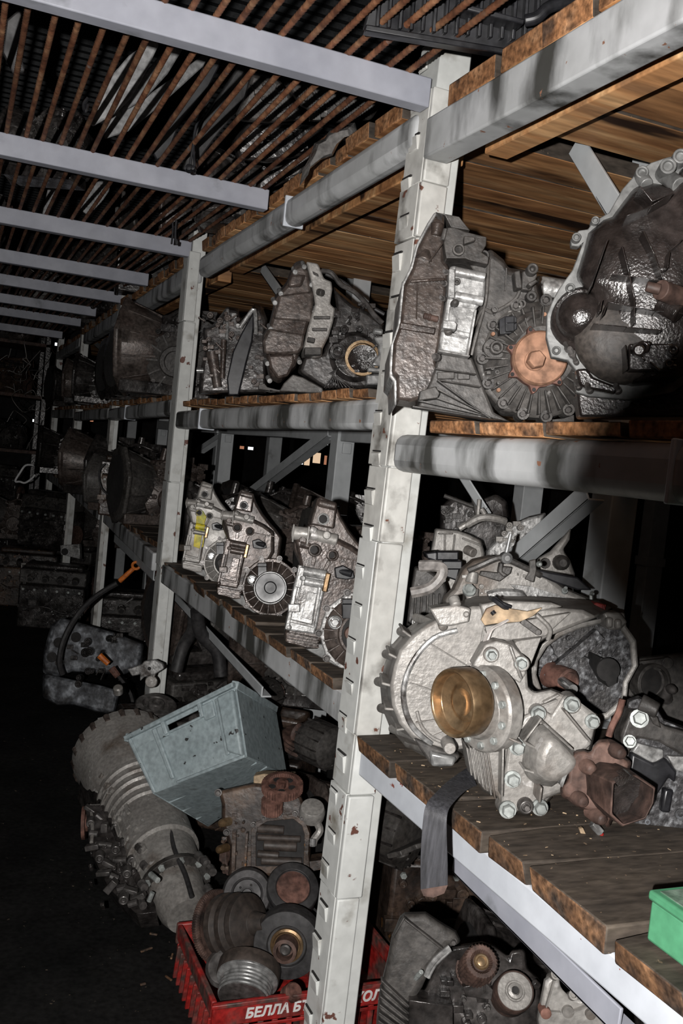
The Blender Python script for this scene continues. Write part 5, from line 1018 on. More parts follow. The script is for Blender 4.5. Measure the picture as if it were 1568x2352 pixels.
for x, y, D in ((318, 1945, 2.42), (330, 1985, 2.38), (325, 2030, 2.32), (322, 2072, 2.28), (468, 1975, 2.3), (482, 1995, 2.28), (475, 2040, 2.26), (455, 1965, 2.34)): b.cy(at(x, y, D), at(x+7, y+9, D-.02), .012, .010, 10)
b.ob('case_bolts', 'boltdark', t)
b = B(); b.beam(at(212, 1720, 2.95), at(262, 1690, 2.95), .025, .012); b.beam(at(262, 1678, 2.92), at(320, 1680, 2.9), .03, .03); b.ob('top_brackets', 'flange', t, .003)
b = B(); b.lathe(at(268, 1659, 2.9), UP, [(.010, -.01), (.014, -.004), (.014, .004), (.01, .01)], 12); b.ob('white_cap', 'white', t)
b = B(); b.cy(at(362, 2022, 2.2), at(346, 2008, 2.23), .007, .007, 10); b.cy(at(350, 2050, 2.24), at(342, 2070, 2.24), .006, .006); b.ob('solenoids', 'bolt', t)

# blue-grey plastic crate, tipped over
fl_, tl_, tr_, fr_ = at(354, 1822, 2.42), at(293, 1694, 2.50), at(538, 1573, 2.38), at(564, 1740, 2.31)
cv2 = at(652, 1776, 2.60)-fr_
t = T('plastic_crate', 'blue grey plastic crate with a slot handle tipped on the heap', 'crate', (fl_+cv2*.5))
A_, B_, C_, D_ = fl_, fr_, tr_, tl_; back = cv2*1.05
def wall(p, q, r, s, th, name='wall_panel', m='bluebox', bev=.004):
    n_ = (q-p).cross(s-p).normalized()*th; b = B(); b.rings([[p, q, r, s], [p+n_, q+n_, r+n_, s+n_]]); return b.ob(name, m, t, bev)
def qp(u, v): return (A_.lerp(B_, u)).lerp(D_.lerp(C_, u), v)
nrm = (B_-A_).cross(D_-A_).normalized()
if nrm.dot(CAM-A_) < 0: nrm = -nrm
# front wall around the slot
for (u0, v0, u1, v1) in ((0, 0, 1, .78), (0, .78, .36, 1), (.68, .78, 1, 1), (.36, .90, .68, 1)):
    b = B(); q4 = [qp(u0, v0), qp(u1, v0), qp(u1, v1), qp(u0, v1)]; b.rings([[p-nrm*.004 for p in q4], q4]); b.ob('front_panel', 'bluebox', t)
b = B()
for (u0, v0, u1, v1, h) in ((-.01, .96, 1.01, 1.03, .014), (.0, .0, .03, .96, .006), (.23, .10, .27, .93, .008), (.82, .12, .86, .93, .006), (.27, .74, .36, .93, .006), (.70, .70, .80, .93, .006), (.33, .76, .365, .97, .012), (.675, .76, .71, .97, .012), (.27, 0, 1.0, .05, .006), (.36, .76, .68, .80, .006)):
    q4 = [qp(u0, v0), qp(u1, v0), qp(u1, v1), qp(u0, v1)]; b.rings([[p-nrm*.003 for p in q4], [p+nrm*h for p in q4]])
b.ob('front_ribs', 'bluebox', t, .003)
b = B(); q4 = [qp(.86, .15), qp(1.0, .02), qp(1.0, .93), qp(.86, .93)]; b.rings([[p-nrm*.003 for p in q4], [p+nrm*.016 for p in q4]]); b.ob('corner_panel', 'bluebox', t, .006, 3)
E_, F_, G_, H_ = A_+back, B_+back, C_+back*1.0, D_+back*1.0
E_ = at(480, 1898, 2.66)
wall(A_, B_, F_, E_, .004, 'base_panel'); wall(B_, C_, G_, F_, -.004, 'side_panel'); wall(E_, F_, G_, H_, .004, 'rear_panel'); wall(A_, D_, H_, E_, .004, 'side_panel')
b = B()
for v in (.25, .5, .75):
    pa, pb = A_.lerp(E_, v), B_.lerp(F_, v); b.beam(pa, pb, .004, .006)
b.ob('base_ribs', 'bluebox', t)
b = B(); 
for pa, pb in ((C_, G_), (G_, H_), (H_, D_)): b.beam(pa, pb, .02, .022)
b.ob('rim', 'bluebox', t, .003)

# engine block with timing gears
fr = Fr(700, 500, 2.28, (400, 1750, 3.409), ty=-.12)
t = T('engine', 'rusty oily engine block with two toothed gears on top, below the blue grey crate', 'engine', V((fr.P(700, 860, 0).x, fr.P(700, 860, -.1).y, 0)), 'engines heaped along the aisle')
c = [(345, 225), (620, 165), (960, 190), (1010, 300), (1050, 440), (1075, 560), (1060, 900), (420, 900), (440, 700), (370, 480), (370, 330)]
b = B(fr); b.lo([(c, -.13), (c, -.02), (cxm(c, 720, 550, .97), -.005)]); b.ob('block', 'oilrust', t, .006)
b = B(fr); o1 = [(600, 820), (600, 540), (640, 470), (720, 430), (940, 405), (1030, 480), (1060, 560), (1050, 720), (1060, 830)]; i1 = [(640, 815), (640, 560), (670, 500), (730, 465), (930, 445), (1000, 500), (1020, 570), (1015, 700), (1010, 820)]
b.rings([[fr.P(x, y, w_) for x, y in pl] for pl, w_ in ((o1, -.01), (o1, .012), (i1, .012), (i1, -.01), (o1, -.01))], False, False); b.ob('sump_flange', 'oilrust', t, .002)
b = B(fr); b.pr(i1, -.01, .0); b.ob('crankcase', 'wall', t)
b = B(fr)
for y, r, x0, x1 in ((520, 34, 650, 860), (590, 26, 650, 990), (650, 40, 700, 960), (720, 30, 650, 820), (770, 34, 680, 1000)): b.cx(x0, y, .004, x1, y+14, .004, r, r, 12)
b.ob('crankshaft_webs', 'groove', t, .002)
b = B(fr); b.la(845, 215, [(162, -.001), (162, .018), (120, .02), (110, .012), (50, .012), (46, .022), (30, .024)], 0, (.05, .9, .42), .03, tooth=44, td=.045); tg = b.ob('timing_gear', 'redrust', t)
b = B(fr)
dg = b.dir((.05, .9, .42)); e1 = dg.cross(FW).normalized(); e2 = dg.cross(e1); cc = fr.P(845, 215, .03)
for i in range(5):
    a = 2*math.pi*i/5+.3; p = cc+dg*.0115+(e1*math.cos(a)+e2*math.sin(a))*82*fr.sc; b.lathe(p, dg, [(30*fr.sc, 0), (29*fr.sc, .0012)], 14)
b.ob('gear_holes', 'wall', tg)
b = B(fr); b.cx(840, 195, .05, 845, 160, .055, 34, 30, 6); b.la(765, 345, [(84, -.016), (84, .018), (60, .02), (40, .022), (34, .04), (28, .042)], 0, (.05, .9, .42), .03, tooth=26, td=.05); b.ob('small_gear', 'redrust', t)
b = B(fr); b.pr([(620, 110), (700, 95), (950, 105), (940, 130), (720, 150), (640, 200), (620, 170)], -.1, -.04); b.ob('top_plate', 'tape', t, .003)
b = B(fr); b.la(1080, 380, [(100, -.02), (105, 0), (90, .012), (1, .014)], 24, (.1, .8, .6), .0); b.pr([(990, 380), (1180, 380), (1140, 440), (1080, 480), (1010, 430)], -.05, .0); b.tx([(1120, 480, .0), (1140, 540, .01), (1100, 600, .01), (1085, 650, .01)], .010); b.ob('thermostat_housing', 'alu', t, .002)
b = B(fr); b.cx(1085, 600, .02, 1082, 660, .02, 26, 24); b.ob('bright_stub', 'alubright', t)
b = B(fr)
for x, y in ((410, 470), (392, 675)): b.la(x, y, [(34, -.01), (32, .02), (24, .024), (1, .026)], 14, (-.5, 0, .8), .0)
b.ob('core_plugs', 'brass', t)
bolts(t, fr, [(345, 240, .0, 22), (620, 490, .012, 16), (700, 440, .012, 14), (830, 420, .012, 14), (945, 405, .012, 16), (1000, 440, .012, 14), (575, 640, .0, 14), (560, 780, 0, 14), (410, 550, 0, 20)], 16, .01, 'boltdark')
b = B(fr); clutter(b, 380, 380, 580, 840, -.005, 16, 30, 77, .016); b.pr([(1050, 780), (1130, 770), (1230, 760), (1230, 830), (1060, 860)], -.08, -.01); b.ba(470, 540, 460, 850, 30, -.01, .02); b.ba(570, 560, 550, 830, 20, -.01, .02); b.ob('block_webs', 'oilrust', t, .001)

# ------------------------------------------------------------------ red bottle crate of pulleys
rz_ = hit(500, 2308, 1, 1.74).z; xa = hit(490, 2308, 1, 1.74).x; cw, cl_, ch = .46, .34, min(.26, rz_)
t = T('bottle_crate', 'worn red plastic crate with white lettering full of pulleys', 'crate', (xa+cw/2, 1.74+cl_/2, 0))
x0, x1, y0, y1 = xa, xa+cw, 1.74, 1.74+cl_
b = B(); b.box((x0, y0, rz_-.05), (x1, y0+.012, rz_)); fb = b.ob('front_band', 'red', t, .004)
b = B(); b.box((x0, y1-.012, rz_-.05), (x1, y1, rz_)); b.ob('rear_band', 'red', t, .004)
for nm, xx in (('side_band', x0), ('side_band', x1-.012)):
    b = B(); b.box((xx, y0+.013, rz_-.035), (xx+.012, y1-.013, rz_)); b.ob(nm, 'red', t, .003)
b = B(); b.box((x0+.004, y0+.004, rz_-ch), (x1-.004, y1-.004, rz_-ch+.012)); b.ob('crate_floor', 'red', t, .002)
b = B(); b.box((x0-.004, y0-.005, rz_-.008), (x1+.004, y0+.0, rz_+.001)); b.box((x0-.004, y0-.004, rz_-.058), (x1+.004, y0, rz_-.05)); b.ob('rim_ledges', 'red', t, .002)
n = 15
for i in range(n):
    x = x0+.006+(x1-x0-.02)*i/(n-1)
    for yy in (y0+.002, y1-.009):
        b = B(); b.box((x, yy, rz_-ch), (x+.012, yy+.007, rz_-.05)); b.ob('slat', 'red', t, .001)
n = 10
for i in range(n):
    ya = y0+.012+(y1-y0-.06)*i/(n-1)
    for k in (-1, 1):
        b = B(); b.beam((x0+.006+.004*k, ya+(.02 if k < 0 else 0), rz_-ch+.005), (x0+.006+.004*k, ya+(.0 if k < 0 else .02), rz_-.034), .006, .013, (1, 0, 0)); b.ob('slat', 'red', t, .001)
b = B(); b.box((x1-.010, y0+.01, rz_-ch), (x1-.003, y1-.01, rz_-.036)); b.ob('side_panel', 'red', t)
def letters(s, p, sz, par):
    cu = bpy.data.curves.new('lettering', 'FONT'); cu.body = s; cu.size = sz; cu.extrude = .0008; cu.offset = .0011; cu.shear = .15
    o = bpy.data.objects.new('lettering', cu); COL.objects.link(o); bpy.context.view_layer.update()
    me = bpy.data.meshes.new_from_object(o.evaluated_get(bpy.context.evaluated_depsgraph_get())); bpy.data.objects.remove(o)
    me.materials.clear(); me.materials.append(M['whiteprint']); o = bpy.data.objects.new('lettering', me); COL.objects.link(o)
    o.rotation_euler = (math.pi/2, 0, 0); o.parent = par; o.location = V(p)-par.parent.location; return o
letters('БЕЛЛА БТ', (hit(562, 2330, 1, y0).x, y0-.0012, rz_-.036), .028, fb)
letters('ХОЛД', (hit(812, 2284, 1, y0).x, y0-.0012, rz_-.036), .030, fb)

C7 = (400, 1750, 3.409)
def pulley(label, x, y, D, prof, ax, m, extra=None, n=48, tooth=0, td=.05, cat='pulley', name='pulley'):
    fr = Fr(x, y, D, C7); t = T(name, label, cat, fr.P(x, y, -.02), 'pulleys in the red crate')
    b = B(fr); b.la(x, y, prof, n, ax, 0, tooth=tooth, td=td); b.ob('wheel', m, t, .0008)
    for nm, mm, pf, w_ in (extra or []):
        b = B(fr); d = b.dir(ax); b.lathe(fr.P(x, y, 0)+d*w_, d, [(r*fr.sc, h) for r, h in pf], 40); b.ob(nm, mm, t)
    return t, fr
ax1 = (.08, .3, .95)
t, fr = pulley('smooth dark pulley with a five hole hub, upper left in the red crate', 570, 1035, 2.16, [(185, -.03), (195, -.02), (195, 0), (180, .012), (130, .016), (112, .012), (108, .002), (60, .002), (44, .004), (40, .002), (38, -.01)], ax1, 'darksteel')
b = B(fr); d = b.dir(ax1); e1 = d.cross(V((0, 0, 1))).normalized(); e2 = d.cross(e1); c = fr.P(570, 1035, 0)+d*.0022
for i in range(5): b.lathe(c+(e1*math.cos(i*1.257+.6)+e2*math.sin(i*1.257+.6))*72*fr.sc, d, [(10*fr.sc, 0), (9*fr.sc, .001)], 10)
b.ob('bolt_holes', 'wall', t)
pulley('grooved pulley with a red rusty disc face, upper right in the red crate', 930, 985, 2.16, [(195, -.05), (205, -.046), (196, -.038), (206, -.03), (196, -.022), (208, -.014), (208, 0), (200, .004), (140, .006), (134, .001), (1, .001)], (.18, .72, .68), 'rubber', [('red_face', 'redrust', [(132, 0), (128, .002), (60, .0), (1, .001)], .0012)])
pulley('big black damper pulley with a brass coloured hub in the red crate', 880, 1440, 2.02, [(245, -.05), (268, -.045), (270, -.01), (262, 0), (160, .004), (150, -.004), (1, -.006)], (-.08, .05, 1), 'rubber', [('brass_ring', 'brass', [(132, 0), (130, .006), (112, .008), (100, .004), (1, .003)], -.004), ('hub_tube', 'rust', [(94, 0), (92, .032), (66, .034), (62, .010), (1, .009)], 0), ('hub_bolt', 'boltdark', [(44, 0), (42, .012), (30, .014), (1, .012)], .012)])
pulley('deep grooved brown pulley standing on edge at the left of the red crate', 390, 1280, 2.10, [(200, -.005), (235, 0), (235, .016), (200, .022), (205, .026), (232, .030), (232, .044), (195, .050), (200, .056), (225, .060), (222, .074), (180, .080), (90, .090), (60, .12), (1, .12)], (.80, .28, .52), 'groove')
pulley('toothed starter ring leaning at the left edge of the red crate', 350, 1285, 2.115, [(235, -.012), (272, -.010), (272, .002), (255, .004), (235, .004), (225, .002), (1, .001)], (.80, .28, .52), 'rust', tooth=90, td=.04, cat='ring gear', name='ring_gear')
pulley('small grey pulley half buried in the left of the red crate', 390, 1610, 2.03, [(140, -.03), (150, -.02), (150, 0), (120, .008), (60, .010), (30, .012), (1, .012)], (-.1, .55, .82), 'boltdark')
pulley('silver ribbed pulley lying at the front of the red crate', 540, 1850, 1.95, [(225, -.075), (250, -.07), (252, -.045), (246, -.038), (214, -.036), (206, -.032), (214, -.028), (206, -.024), (213, -.020), (205, -.016), (212, -.012), (204, -.008), (210, -.003), (200, .0), (1, .001)], (-.12, -.5, .86), 'steel', [('outer_band', 'groove', [(253, 0), (255, .002), (255, .026), (250, .03)], -.072), ('face', 'boltdark', [(198, 0), (196, .002), (60, .003), (1, .004)], .0)])
pulley('brown ribbed wheel in the front right of the red crate', 935, 1800, 1.96, [(60, -.03), (72, -.025), (66, -.018), (74, -.012), (68, -.005), (74, 0), (60, .006), (1, .006)], (.5, .6, .6), 'redrust')
pulley('dusty ribbed wheel between the pulleys of the red crate', 660, 1320, 2.12, [(70, -.05), (84, -.045), (78, -.03), (84, -.02), (76, -.01), (80, 0), (1, .004)], (.4, .7, .5), 'alugrey')
pulley('rusty grooved wheel deep in the middle of the red crate', 590, 1560, 2.05, [(90, -.05), (104, -.045), (96, -.035), (104, -.025), (96, -.015), (104, -.005), (80, .0), (1, .004)], (.2, .5, .8), 'redrust')
pulley('grooved wheel deep in the red crate below the rusty disc', 1010, 1260, 2.2, [(140, -.05), (150, -.04), (140, -.03), (150, -.02), (140, -.01), (150, 0), (1, .004)], (.2, .6, .7), 'rubber')

# ------------------------------------------------------------------ under the near low shelf: engine with toothed pulleys
C8 = (840, 2060, 2.703)
fr = Fr(650, 450, 1.50, C8, ty=-.1)
t = T('engine', 'dirty engine with a timing sprocket and a dusty idler pulley under the near shelf', 'engine', V((fr.P(600, 789, -.1).x, fr.P(600, 789, -.1).y, 0)), 'engines heaped along the aisle')
c = [(210, 120), (240, 95), (370, 90), (460, 150), (560, 210), (600, 290), (520, 300), (400, 450), (350, 560), (260, 700), (240, 1000), (50, 1000), (70, 690), (88, 560), (135, 370), (158, 250)]
b = B(fr); b.lo([(c, -.20), (c, -.03), (cxm(c, 300, 480, .95), -.005)]); b.ob('timing_cover', 'alugrey', t, .010, 3)
b = B(fr); b.ba(240, 140, 480, 330, 16, -.01, .006); b.ba(165, 260, 240, 130, 10, -.01, .004)
for i in range(7): b.ba(95-i*4, 520+i*50, 285-i*4, 700+i*40, 12, -.01, .008)
b.ob('cover_ribs', 'alugrey', t, .002)
b = B(fr); b.tx([(375, 490, .01), (400, 430, .014), (450, 370, .014), (520, 315, .01)], .0045); b.tx([(385, 500, .01), (420, 430, .012), (470, 375, .012), (525, 325, .01)], .004); b.ob('bright_edge', 'alubright', t)
b = B(fr); b.cx(310, 505, .0, 345, 465, .02, 18, 16, 8); b.ob('stud', 'bolt', t, .001)
c = [(500, 310), (620, 290), (720, 275), (800, 300), (890, 370), (900, 330), (960, 320), (990, 330), (1000, 440), (1080, 510), (1090, 600), (1060, 1000), (200, 1000), (260, 720), (370, 560), (420, 440)]
b = B(fr); b.lo([(c, -.22), (c, -.05), (cxm(c, 700, 620, .97), -.03)]); b.ob('engine_front', 'aludark', t, .006)
b = B(fr); clutter(b, 460, 480, 780, 780, -.03, 20, 46, 91, .02); b.pr([(600, 560), (740, 530), (790, 580), (780, 640), (620, 620)], -.04, .0); b.pr([(270, 640), (540, 680), (540, 900), (260, 900)], -.04, .01); b.ba(740, 530, 735, 600, 8, 0, .006); b.cx(1040, 530, .0, 1070, 560, .0, 26); b.ob('front_webs', 'aludark', t, .002)
b = B(fr); b.la(715, 405, [(108, -.07), (108, .0), (96, .004), (70, .004), (50, -.004), (46, -.004)], 0, (.06, .52, .85), .03, tooth=30, td=.06); b.la(718, 400, [(118, -.072), (118, -.066)], 30, (.06, .52, .85), .03); ts = b.ob('timing_sprocket', 'rust', t)
b = B(fr); b.la(717, 402, [(48, 0), (40, .003), (30, .003), (26, .001), (10, .002)], 24, (.06, .52, .85), .028); b.ob('sprocket_hub', 'brass', ts)
ax9 = (.05, .5, .86)
b = B(fr); b.la(925, 585, [(118, -.05), (120, -.045), (118, -.03), (121, -.026), (119, .0), (112, .003), (104, .001), (60, -.002), (46, -.004)], 44, ax9, .02); ir = b.ob('idler_pulley', 'rust', t)
b = B(fr); b.la(925, 585, [(108, 0), (104, .0015), (62, .0015), (50, -.001), (44, .004), (26, .005), (22, .0)], 36, ax9, .0215); b.ob('face', 'alu', ir)
b = B(fr); b.la(928, 580, [(21, 0), (19, .002)], 16, ax9, .024); b.ob('hole', 'wall', ir)
bolts(t, fr, [(605, 628, -.02, 14), (755, 682, -.02, 14), (540, 275, -.01, 18)], 14, .01, 'boltdark')
fr = Fr(1300, 650, 1.33, C8)
t = T('cast_cover', 'white scaled aluminium cover with bolt lugs at the bottom right corner', 'cover', V((fr.P(1300, 1100, 0).x, fr.P(1300, 1100, 0).y, 0)))
c = [(1060, 760), (1068, 700), (1105, 510), (1150, 470), (1195, 480), (1200, 550), (1260, 612), (1330, 632), (1395, 580), (1440, 600), (1460, 645), (1530, 620), (1600, 650), (1640, 1100), (1100, 1100)]
b = B(fr); b.lo([(c, -.10), (c, -.015), (cxm(c, 1320, 780, .94), 0)]); b.ob('cover_shell', 'alu', t, .006)
b = B(fr)
for x, y in ((1172, 486), (1283, 612), (1425, 588)): b.la(x, y, [(30, -.03), (30, .008), (18, .008), (16, 0)], 16, (0, .5, .8), 0)
b.ob('bolt_lugs', 'alu', t)
b = B(fr); b.la(1110, 708, [(36, -.01), (34, .008), (14, .009)], 16, None, 0); b.ob('rusty_plug', 'redrust', t)
b = B(fr); b.la(1250, 705, [(38, -.01), (36, .006)], 18, None, 0); b.la(1390, 720, [(34, -.01), (32, .006)], 18, None, 0); b.ba(1130, 720, 1210, 725, 12, 0, .006); b.ba(1280, 720, 1480, 640, 10, 0, .006); b.ba(1500, 700, 1560, 780, 14, 0, .008); b.ba(1120, 690, 1170, 520, 8, 0, .006); b.ob('cast_bosses', 'alu', t)

# splinters on the ground beside the red crate
for k, (x, y, l, a) in enumerate(((340, 2180, .03, .4), (395, 2195, .02, 1.2), (385, 2245, .022, 2.0), (350, 2145, .018, 2.6), (330, 2260, .012, .2))):
    p = hit(x, y, 2, .002); b = B(); d = V((math.cos(a), math.sin(a), 0)); b.beam(p-d*l*.7, p+d*l*.4, .005, .004); tag(b.ob('wood_chip', 'woodenddirty', None, .001, origin=p), ['long pale splinter on the black ground left of the red crate', 'short splinter on the ground nearest the top corner of the red crate', 'splinter on the ground halfway along the red crate', 'small splinter on the ground below the transmission', 'tiny chip on the ground at the lower left'][k], 'chip', 'splinters on the ground')

# ------------------------------------------------------------------ heaps under the shelves and along the aisle
OBST = [(at(500, 1730, 2.5), .2), (at(290, 1750, 2.85), .2), (at(370, 1930, 2.5), .16), (at(600, 1900, 2.42), .22), (at(1000, 2250, 1.64), .25), (at(1300, 2300, 1.4), .12), (at(220, 1540, 4.35), .32), (V((.78, 1.61, 0)), .06), (V((.735, 3.3, 0)), .05), (V((.755, 4.95, 0)), .05), (V((xa+.23, 1.92, 0)), .27)]
PLACED = []
def heap(items):
    '''set each unit down where there is room, sliding it deeper under the shelf until it is clear of its neighbours'''
    for k, x, y, D, z, rz, rx, s, l in items:
        p = vz(x, y, D, z); r = {'g': .205, 'e': .25, 'a': .07, 'd': .075, 'h': .05, 'b': .08}[k[0]]*s; d0 = V((p.x, p.y, 0)).normalized(); sd = V((d0.y, -d0.x, 0)); best = p
        if z < .05 or k[0] in 'ge':
            done = False
            for st in range(0, 30):
                for off in (0, .5, -.5, 1, -1):
                    q_ = p+d0*.05*st+sd*off*.05*st*.6
                    if q_.x < .55 and q_.y < 4: continue
                    if all((V((q_.x-o.x, q_.y-o.y, 0)).length > r+ro) for o, ro in (OBST if z < 1.5 else [])) and all((V((q_.x-o.x, q_.y-o.y, 0)).length > r+ro) or abs(o.z-z) > .34 for o, ro in PLACED):
                        best = q_; done = True; break
                if done: break
        PLACED.append((best, r)); put(k, best, rz, rx, 0, s, l)
heap([
 ('e2', 560, 1700, 3.0, 0, 75, 0, .9, 'rusty engine on the ground behind the blue grey crate'),
 ('g2', 690, 1690, 2.75, 0, 160, 0, .9, 'brown gearbox on the ground under the second bay shelf beside the crate'),
 ('g3', 640, 1640, 3.25, .40, 40, 0, 1.0, 'brown gearbox on top of the heap under the second bay beam'),
 ('e1', 470, 1600, 3.5, 0, 100, 0, .9, 'black engine on the ground right of the second post'),
 ('g3', 450, 1480, 3.7, .40, 210, 0, 1.0, 'dark gearbox on top of the black engine right of the second post'),
 ('e1', 590, 1560, 3.8, 0, 30, 0, .9, 'black engine deep under the second bay'),
 ('a', 600, 1620, 3.0, .40, 40, 0, .9, 'dusty alternator on the rusty engine behind the crate'),
 ('a', 735, 1720, 2.75, .34, 110, 0, 1.0, 'dusty alternator beside the slotted post under the second bay'),
 ('d1', 700, 1750, 2.85, .36, 0, 12, 1.1, 'rusty pulley lying behind the two timing gears'),
 ('h', 400, 1590, 3.25, .45, 30, 0, 1.0, 'black curved hose on the heap just right of the second post foot'),
 ('h', 505, 1570, 3.05, .50, 170, 0, 1.0, 'black hose sticking up behind the blue grey crate'),
 ('e2', 1000, 1960, 2.35, 0, 60, 0, .9, 'rusty engine in the dark under the near shelf behind the strap'),
 ('g3', 930, 1950, 2.2, 0, 200, 0, .9, 'brown gearbox on the ground right of the slotted post'),
 ('g1', 1120, 2000, 2.3, 0, 130, 0, .9, 'dark gearbox under the near shelf behind the grey brace'),
 ('g3', 1050, 1950, 2.5, .40, 20, 0, 1.1, 'dim gearbox on top of the heap behind the strap'),
 ('a', 885, 1985, 2.1, .36, 120, 0, 1.1, 'alternator with a rusty pulley right of the slotted post'),
 ('d1', 880, 2150, 2.0, .02, 20, 60, 1.0, 'rusty pulley standing against the slotted post under the near shelf'),
 ('b', 940, 1960, 2.05, .42, 30, 60, .9, 'pale bracket with two holes left of the strap end'),
 ('g1', 1250, 2130, 2.0, 0, 60, 0, .9, 'dark gearbox under the near shelf at the lower right'),
 ('e1', 250, 1500, 5.0, 0, 15, 0, .9, 'black engine behind the frosted engine near the third post'),
 ('e2', 330, 1440, 4.3, 0, 80, 0, .9, 'rusty engine between the second and third posts'),
 ('g1', 330, 1400, 4.4, .40, 140, 0, 1.0, 'dark gearbox on the rusty engine between the second and third posts'),
 ('e1', 120, 1420, 5.9, 0, 5, 0, .9, 'black engine with bright bolt heads on the ground at the far left'),
 ('e2', 60, 1360, 6.5, 0, 170, 0, .9, 'engine with a rusty side at the left frame edge'),
 ('e1', 110, 1300, 6.6, .40, 10, 0, .9, 'engine with a pale valve cover stacked at the far left'),
 ('g2', 20, 1200, 6.9, .40, 60, 0, .9, 'dusty grey gearbox at the left frame edge'),
 ('e1', 160, 1300, 6.9, 0, 30, 0, .9, 'black engine on the ground beside the fourth post'),
 ('g2', 165, 1270, 6.7, .40, 200, 0, 1.0, 'gearbox with a pale plate left of the third post'),
])
# frosted engine on the ground
C9 = (0, 1280, 3.267)
fr = Fr(650, 800, 4.15, C9, ty=-.1)
t = T('engine', 'frosted grey engine casting lying on the ground left of the second post', 'engine', V((fr.P(600, 1100, -.2).x, fr.P(600, 1100, -.2).y, 0)), 'engines heaped along the aisle')
c = [(380, 510), (460, 450), (630, 500), (850, 560), (1080, 650), (1060, 820), (930, 880), (760, 870), (540, 860), (430, 900), (320, 870), (330, 700)]
b = B(fr); b.lo([(c, -.3), (c, -.03), (cxm(c, 700, 690, .95), 0)]); b.ob('cylinder_head', 'mottled', t, .012)
c = [(320, 870), (430, 890), (560, 920), (760, 960), (900, 1000), (860, 1180), (720, 1160), (560, 1110), (420, 1110), (320, 1050)]
b = B(fr); b.lo([(c, -.3), (c, -.02), (cxm(c, 600, 1010, .93), .02)]); b.ob('sump', 'mottled', t, .012)
b = B(fr); clutter(b, 400, 560, 1000, 800, 0, 16, 50, 55, .02); clutter(b, 520, 850, 900, 980, .0, 10, 40, 56, .03); b.ob('head_webs', 'aludark', t, .002)
b = B(fr)
for x, y in ((440, 640), (390, 750), (570, 600)): b.la(x, y, [(40, -.01), (38, .004)], 16, None, 0)
b.ob('ports', 'wall', t)
def floor_item(name, label, cat, parts, org, group=None):
    t = T(name, label, cat, org, group)
    for nm, m, b, bv in parts: b.ob(nm, m, t, bv)
    return t
fr = Fr(800, 300, 3.95, C9)
b1 = B(fr); b1.tx([(880, 195, .0), (800, 240, 0), (700, 310, 0), (600, 410, .0), (520, 530, .03), (465, 660, .05), (445, 790, .05), (470, 880, .04)], .012)
b2 = B(fr); b2.cx(895, 180, 0, 1000, 85, 0, 20, 18, 8)
b3 = B(fr); b3.tx([(1020+28*math.cos(a), 62+26*math.sin(a), 0) for a in [i*math.pi/5 for i in range(11)]], .006, 6)
floor_item('dipstick', 'long black dipstick tube with an orange looped handle near the second post', 'dipstick', [('tube', 'rubber', b1, 0), ('handle', 'orange', b2, .002), ('handle_loop', 'orange', b3, 0)], fr.P(470, 900, 0))
fr = Fr(820, 820, 3.75, C9)
b1 = B(fr); b1.cx(745, 735, 0, 815, 800, 0, 26, 22, 8); b2 = B(fr); b2.cx(835, 830, 0, 885, 895, 0, 30, 26, 8); b3 = B(fr); b3.tx([(885, 890, 0), (940, 960, 0), (990, 1060, 0), (1010, 1240, 0), (1012, 1330, -.05)], .007)
floor_item('dipstick', 'dark orange plastic handle on a black tube in front of the frosted engine', 'dipstick', [('handle', 'orange', b1, .002), ('lower_grip', 'redrust', b2, .002), ('tube', 'rubber', b3, 0)], fr.P(1000, 1240, 0))
fr = Fr(1080, 850, 3.05, C9)
b1 = B(fr); b1.pr([(955, 840), (1060, 805), (1080, 780), (1160, 772), (1220, 800), (1230, 835), (1160, 880), (1080, 900), (1050, 930), (1050, 880), (990, 895)], -.01, .01); b2 = B(fr); b2.la(1120, 835, [(14, 0), (12, .004)], 12, None, .01)
floor_item('bracket', 'pale aluminium bracket lying at the foot of the second post', 'bracket', [('plate', 'alubright', b1, .003), ('hole', 'wall', b2, 0)], fr.P(1080, 930, 0))
b1 = B(fr); b1.la(1135, 935, [(46, -.006), (46, .004), (40, .006)], 24, (.1, .3, 1), .0); b1.cx(1160, 870, 0, 1150, 900, 0, 10); tag(b1.ob('disc', 'alu', None, .001, origin=fr.P(1135, 980, 0)), 'small white metal disc below the aluminium bracket', 'disc')
b1 = B(fr); b1.la(885, 985, [(36, -.02), (36, .004), (24, .008)], 18, (.1, .8, .6), .0); tag(b1.ob('cap', 'alu', None, .001, origin=fr.P(885, 1020, 0)), 'small pale cap left of the white disc on the heap', 'cap')
b1 = B(fr); b1.bx(1045, 1145, 1092, 1168, -.01, .006); tag(b1.ob('relay', 'white', None, .002, origin=fr.P(1068, 1170, 0)), 'tiny bright white block on the black heap left of the crate rim', 'block')
b1 = B(fr); b1.tx([(735, 1212, 0), (830, 1195, 0), (940, 1200, 0)], .003); tag(b1.ob('rod', 'bolt', None, origin=fr.P(835, 1215, 0)), 'thin bright rod lying above the silver transmission', 'rod')
put('e1', vz(385, 1640, 3.15, 0), 35, 0, 0, .8, 'black engine under the aluminium bracket at the second post')
put('d0', vz(360, 1590, 3.05, .36), 0, 15, 0, .9, 'dark pulley on the black heap in front of the second post')

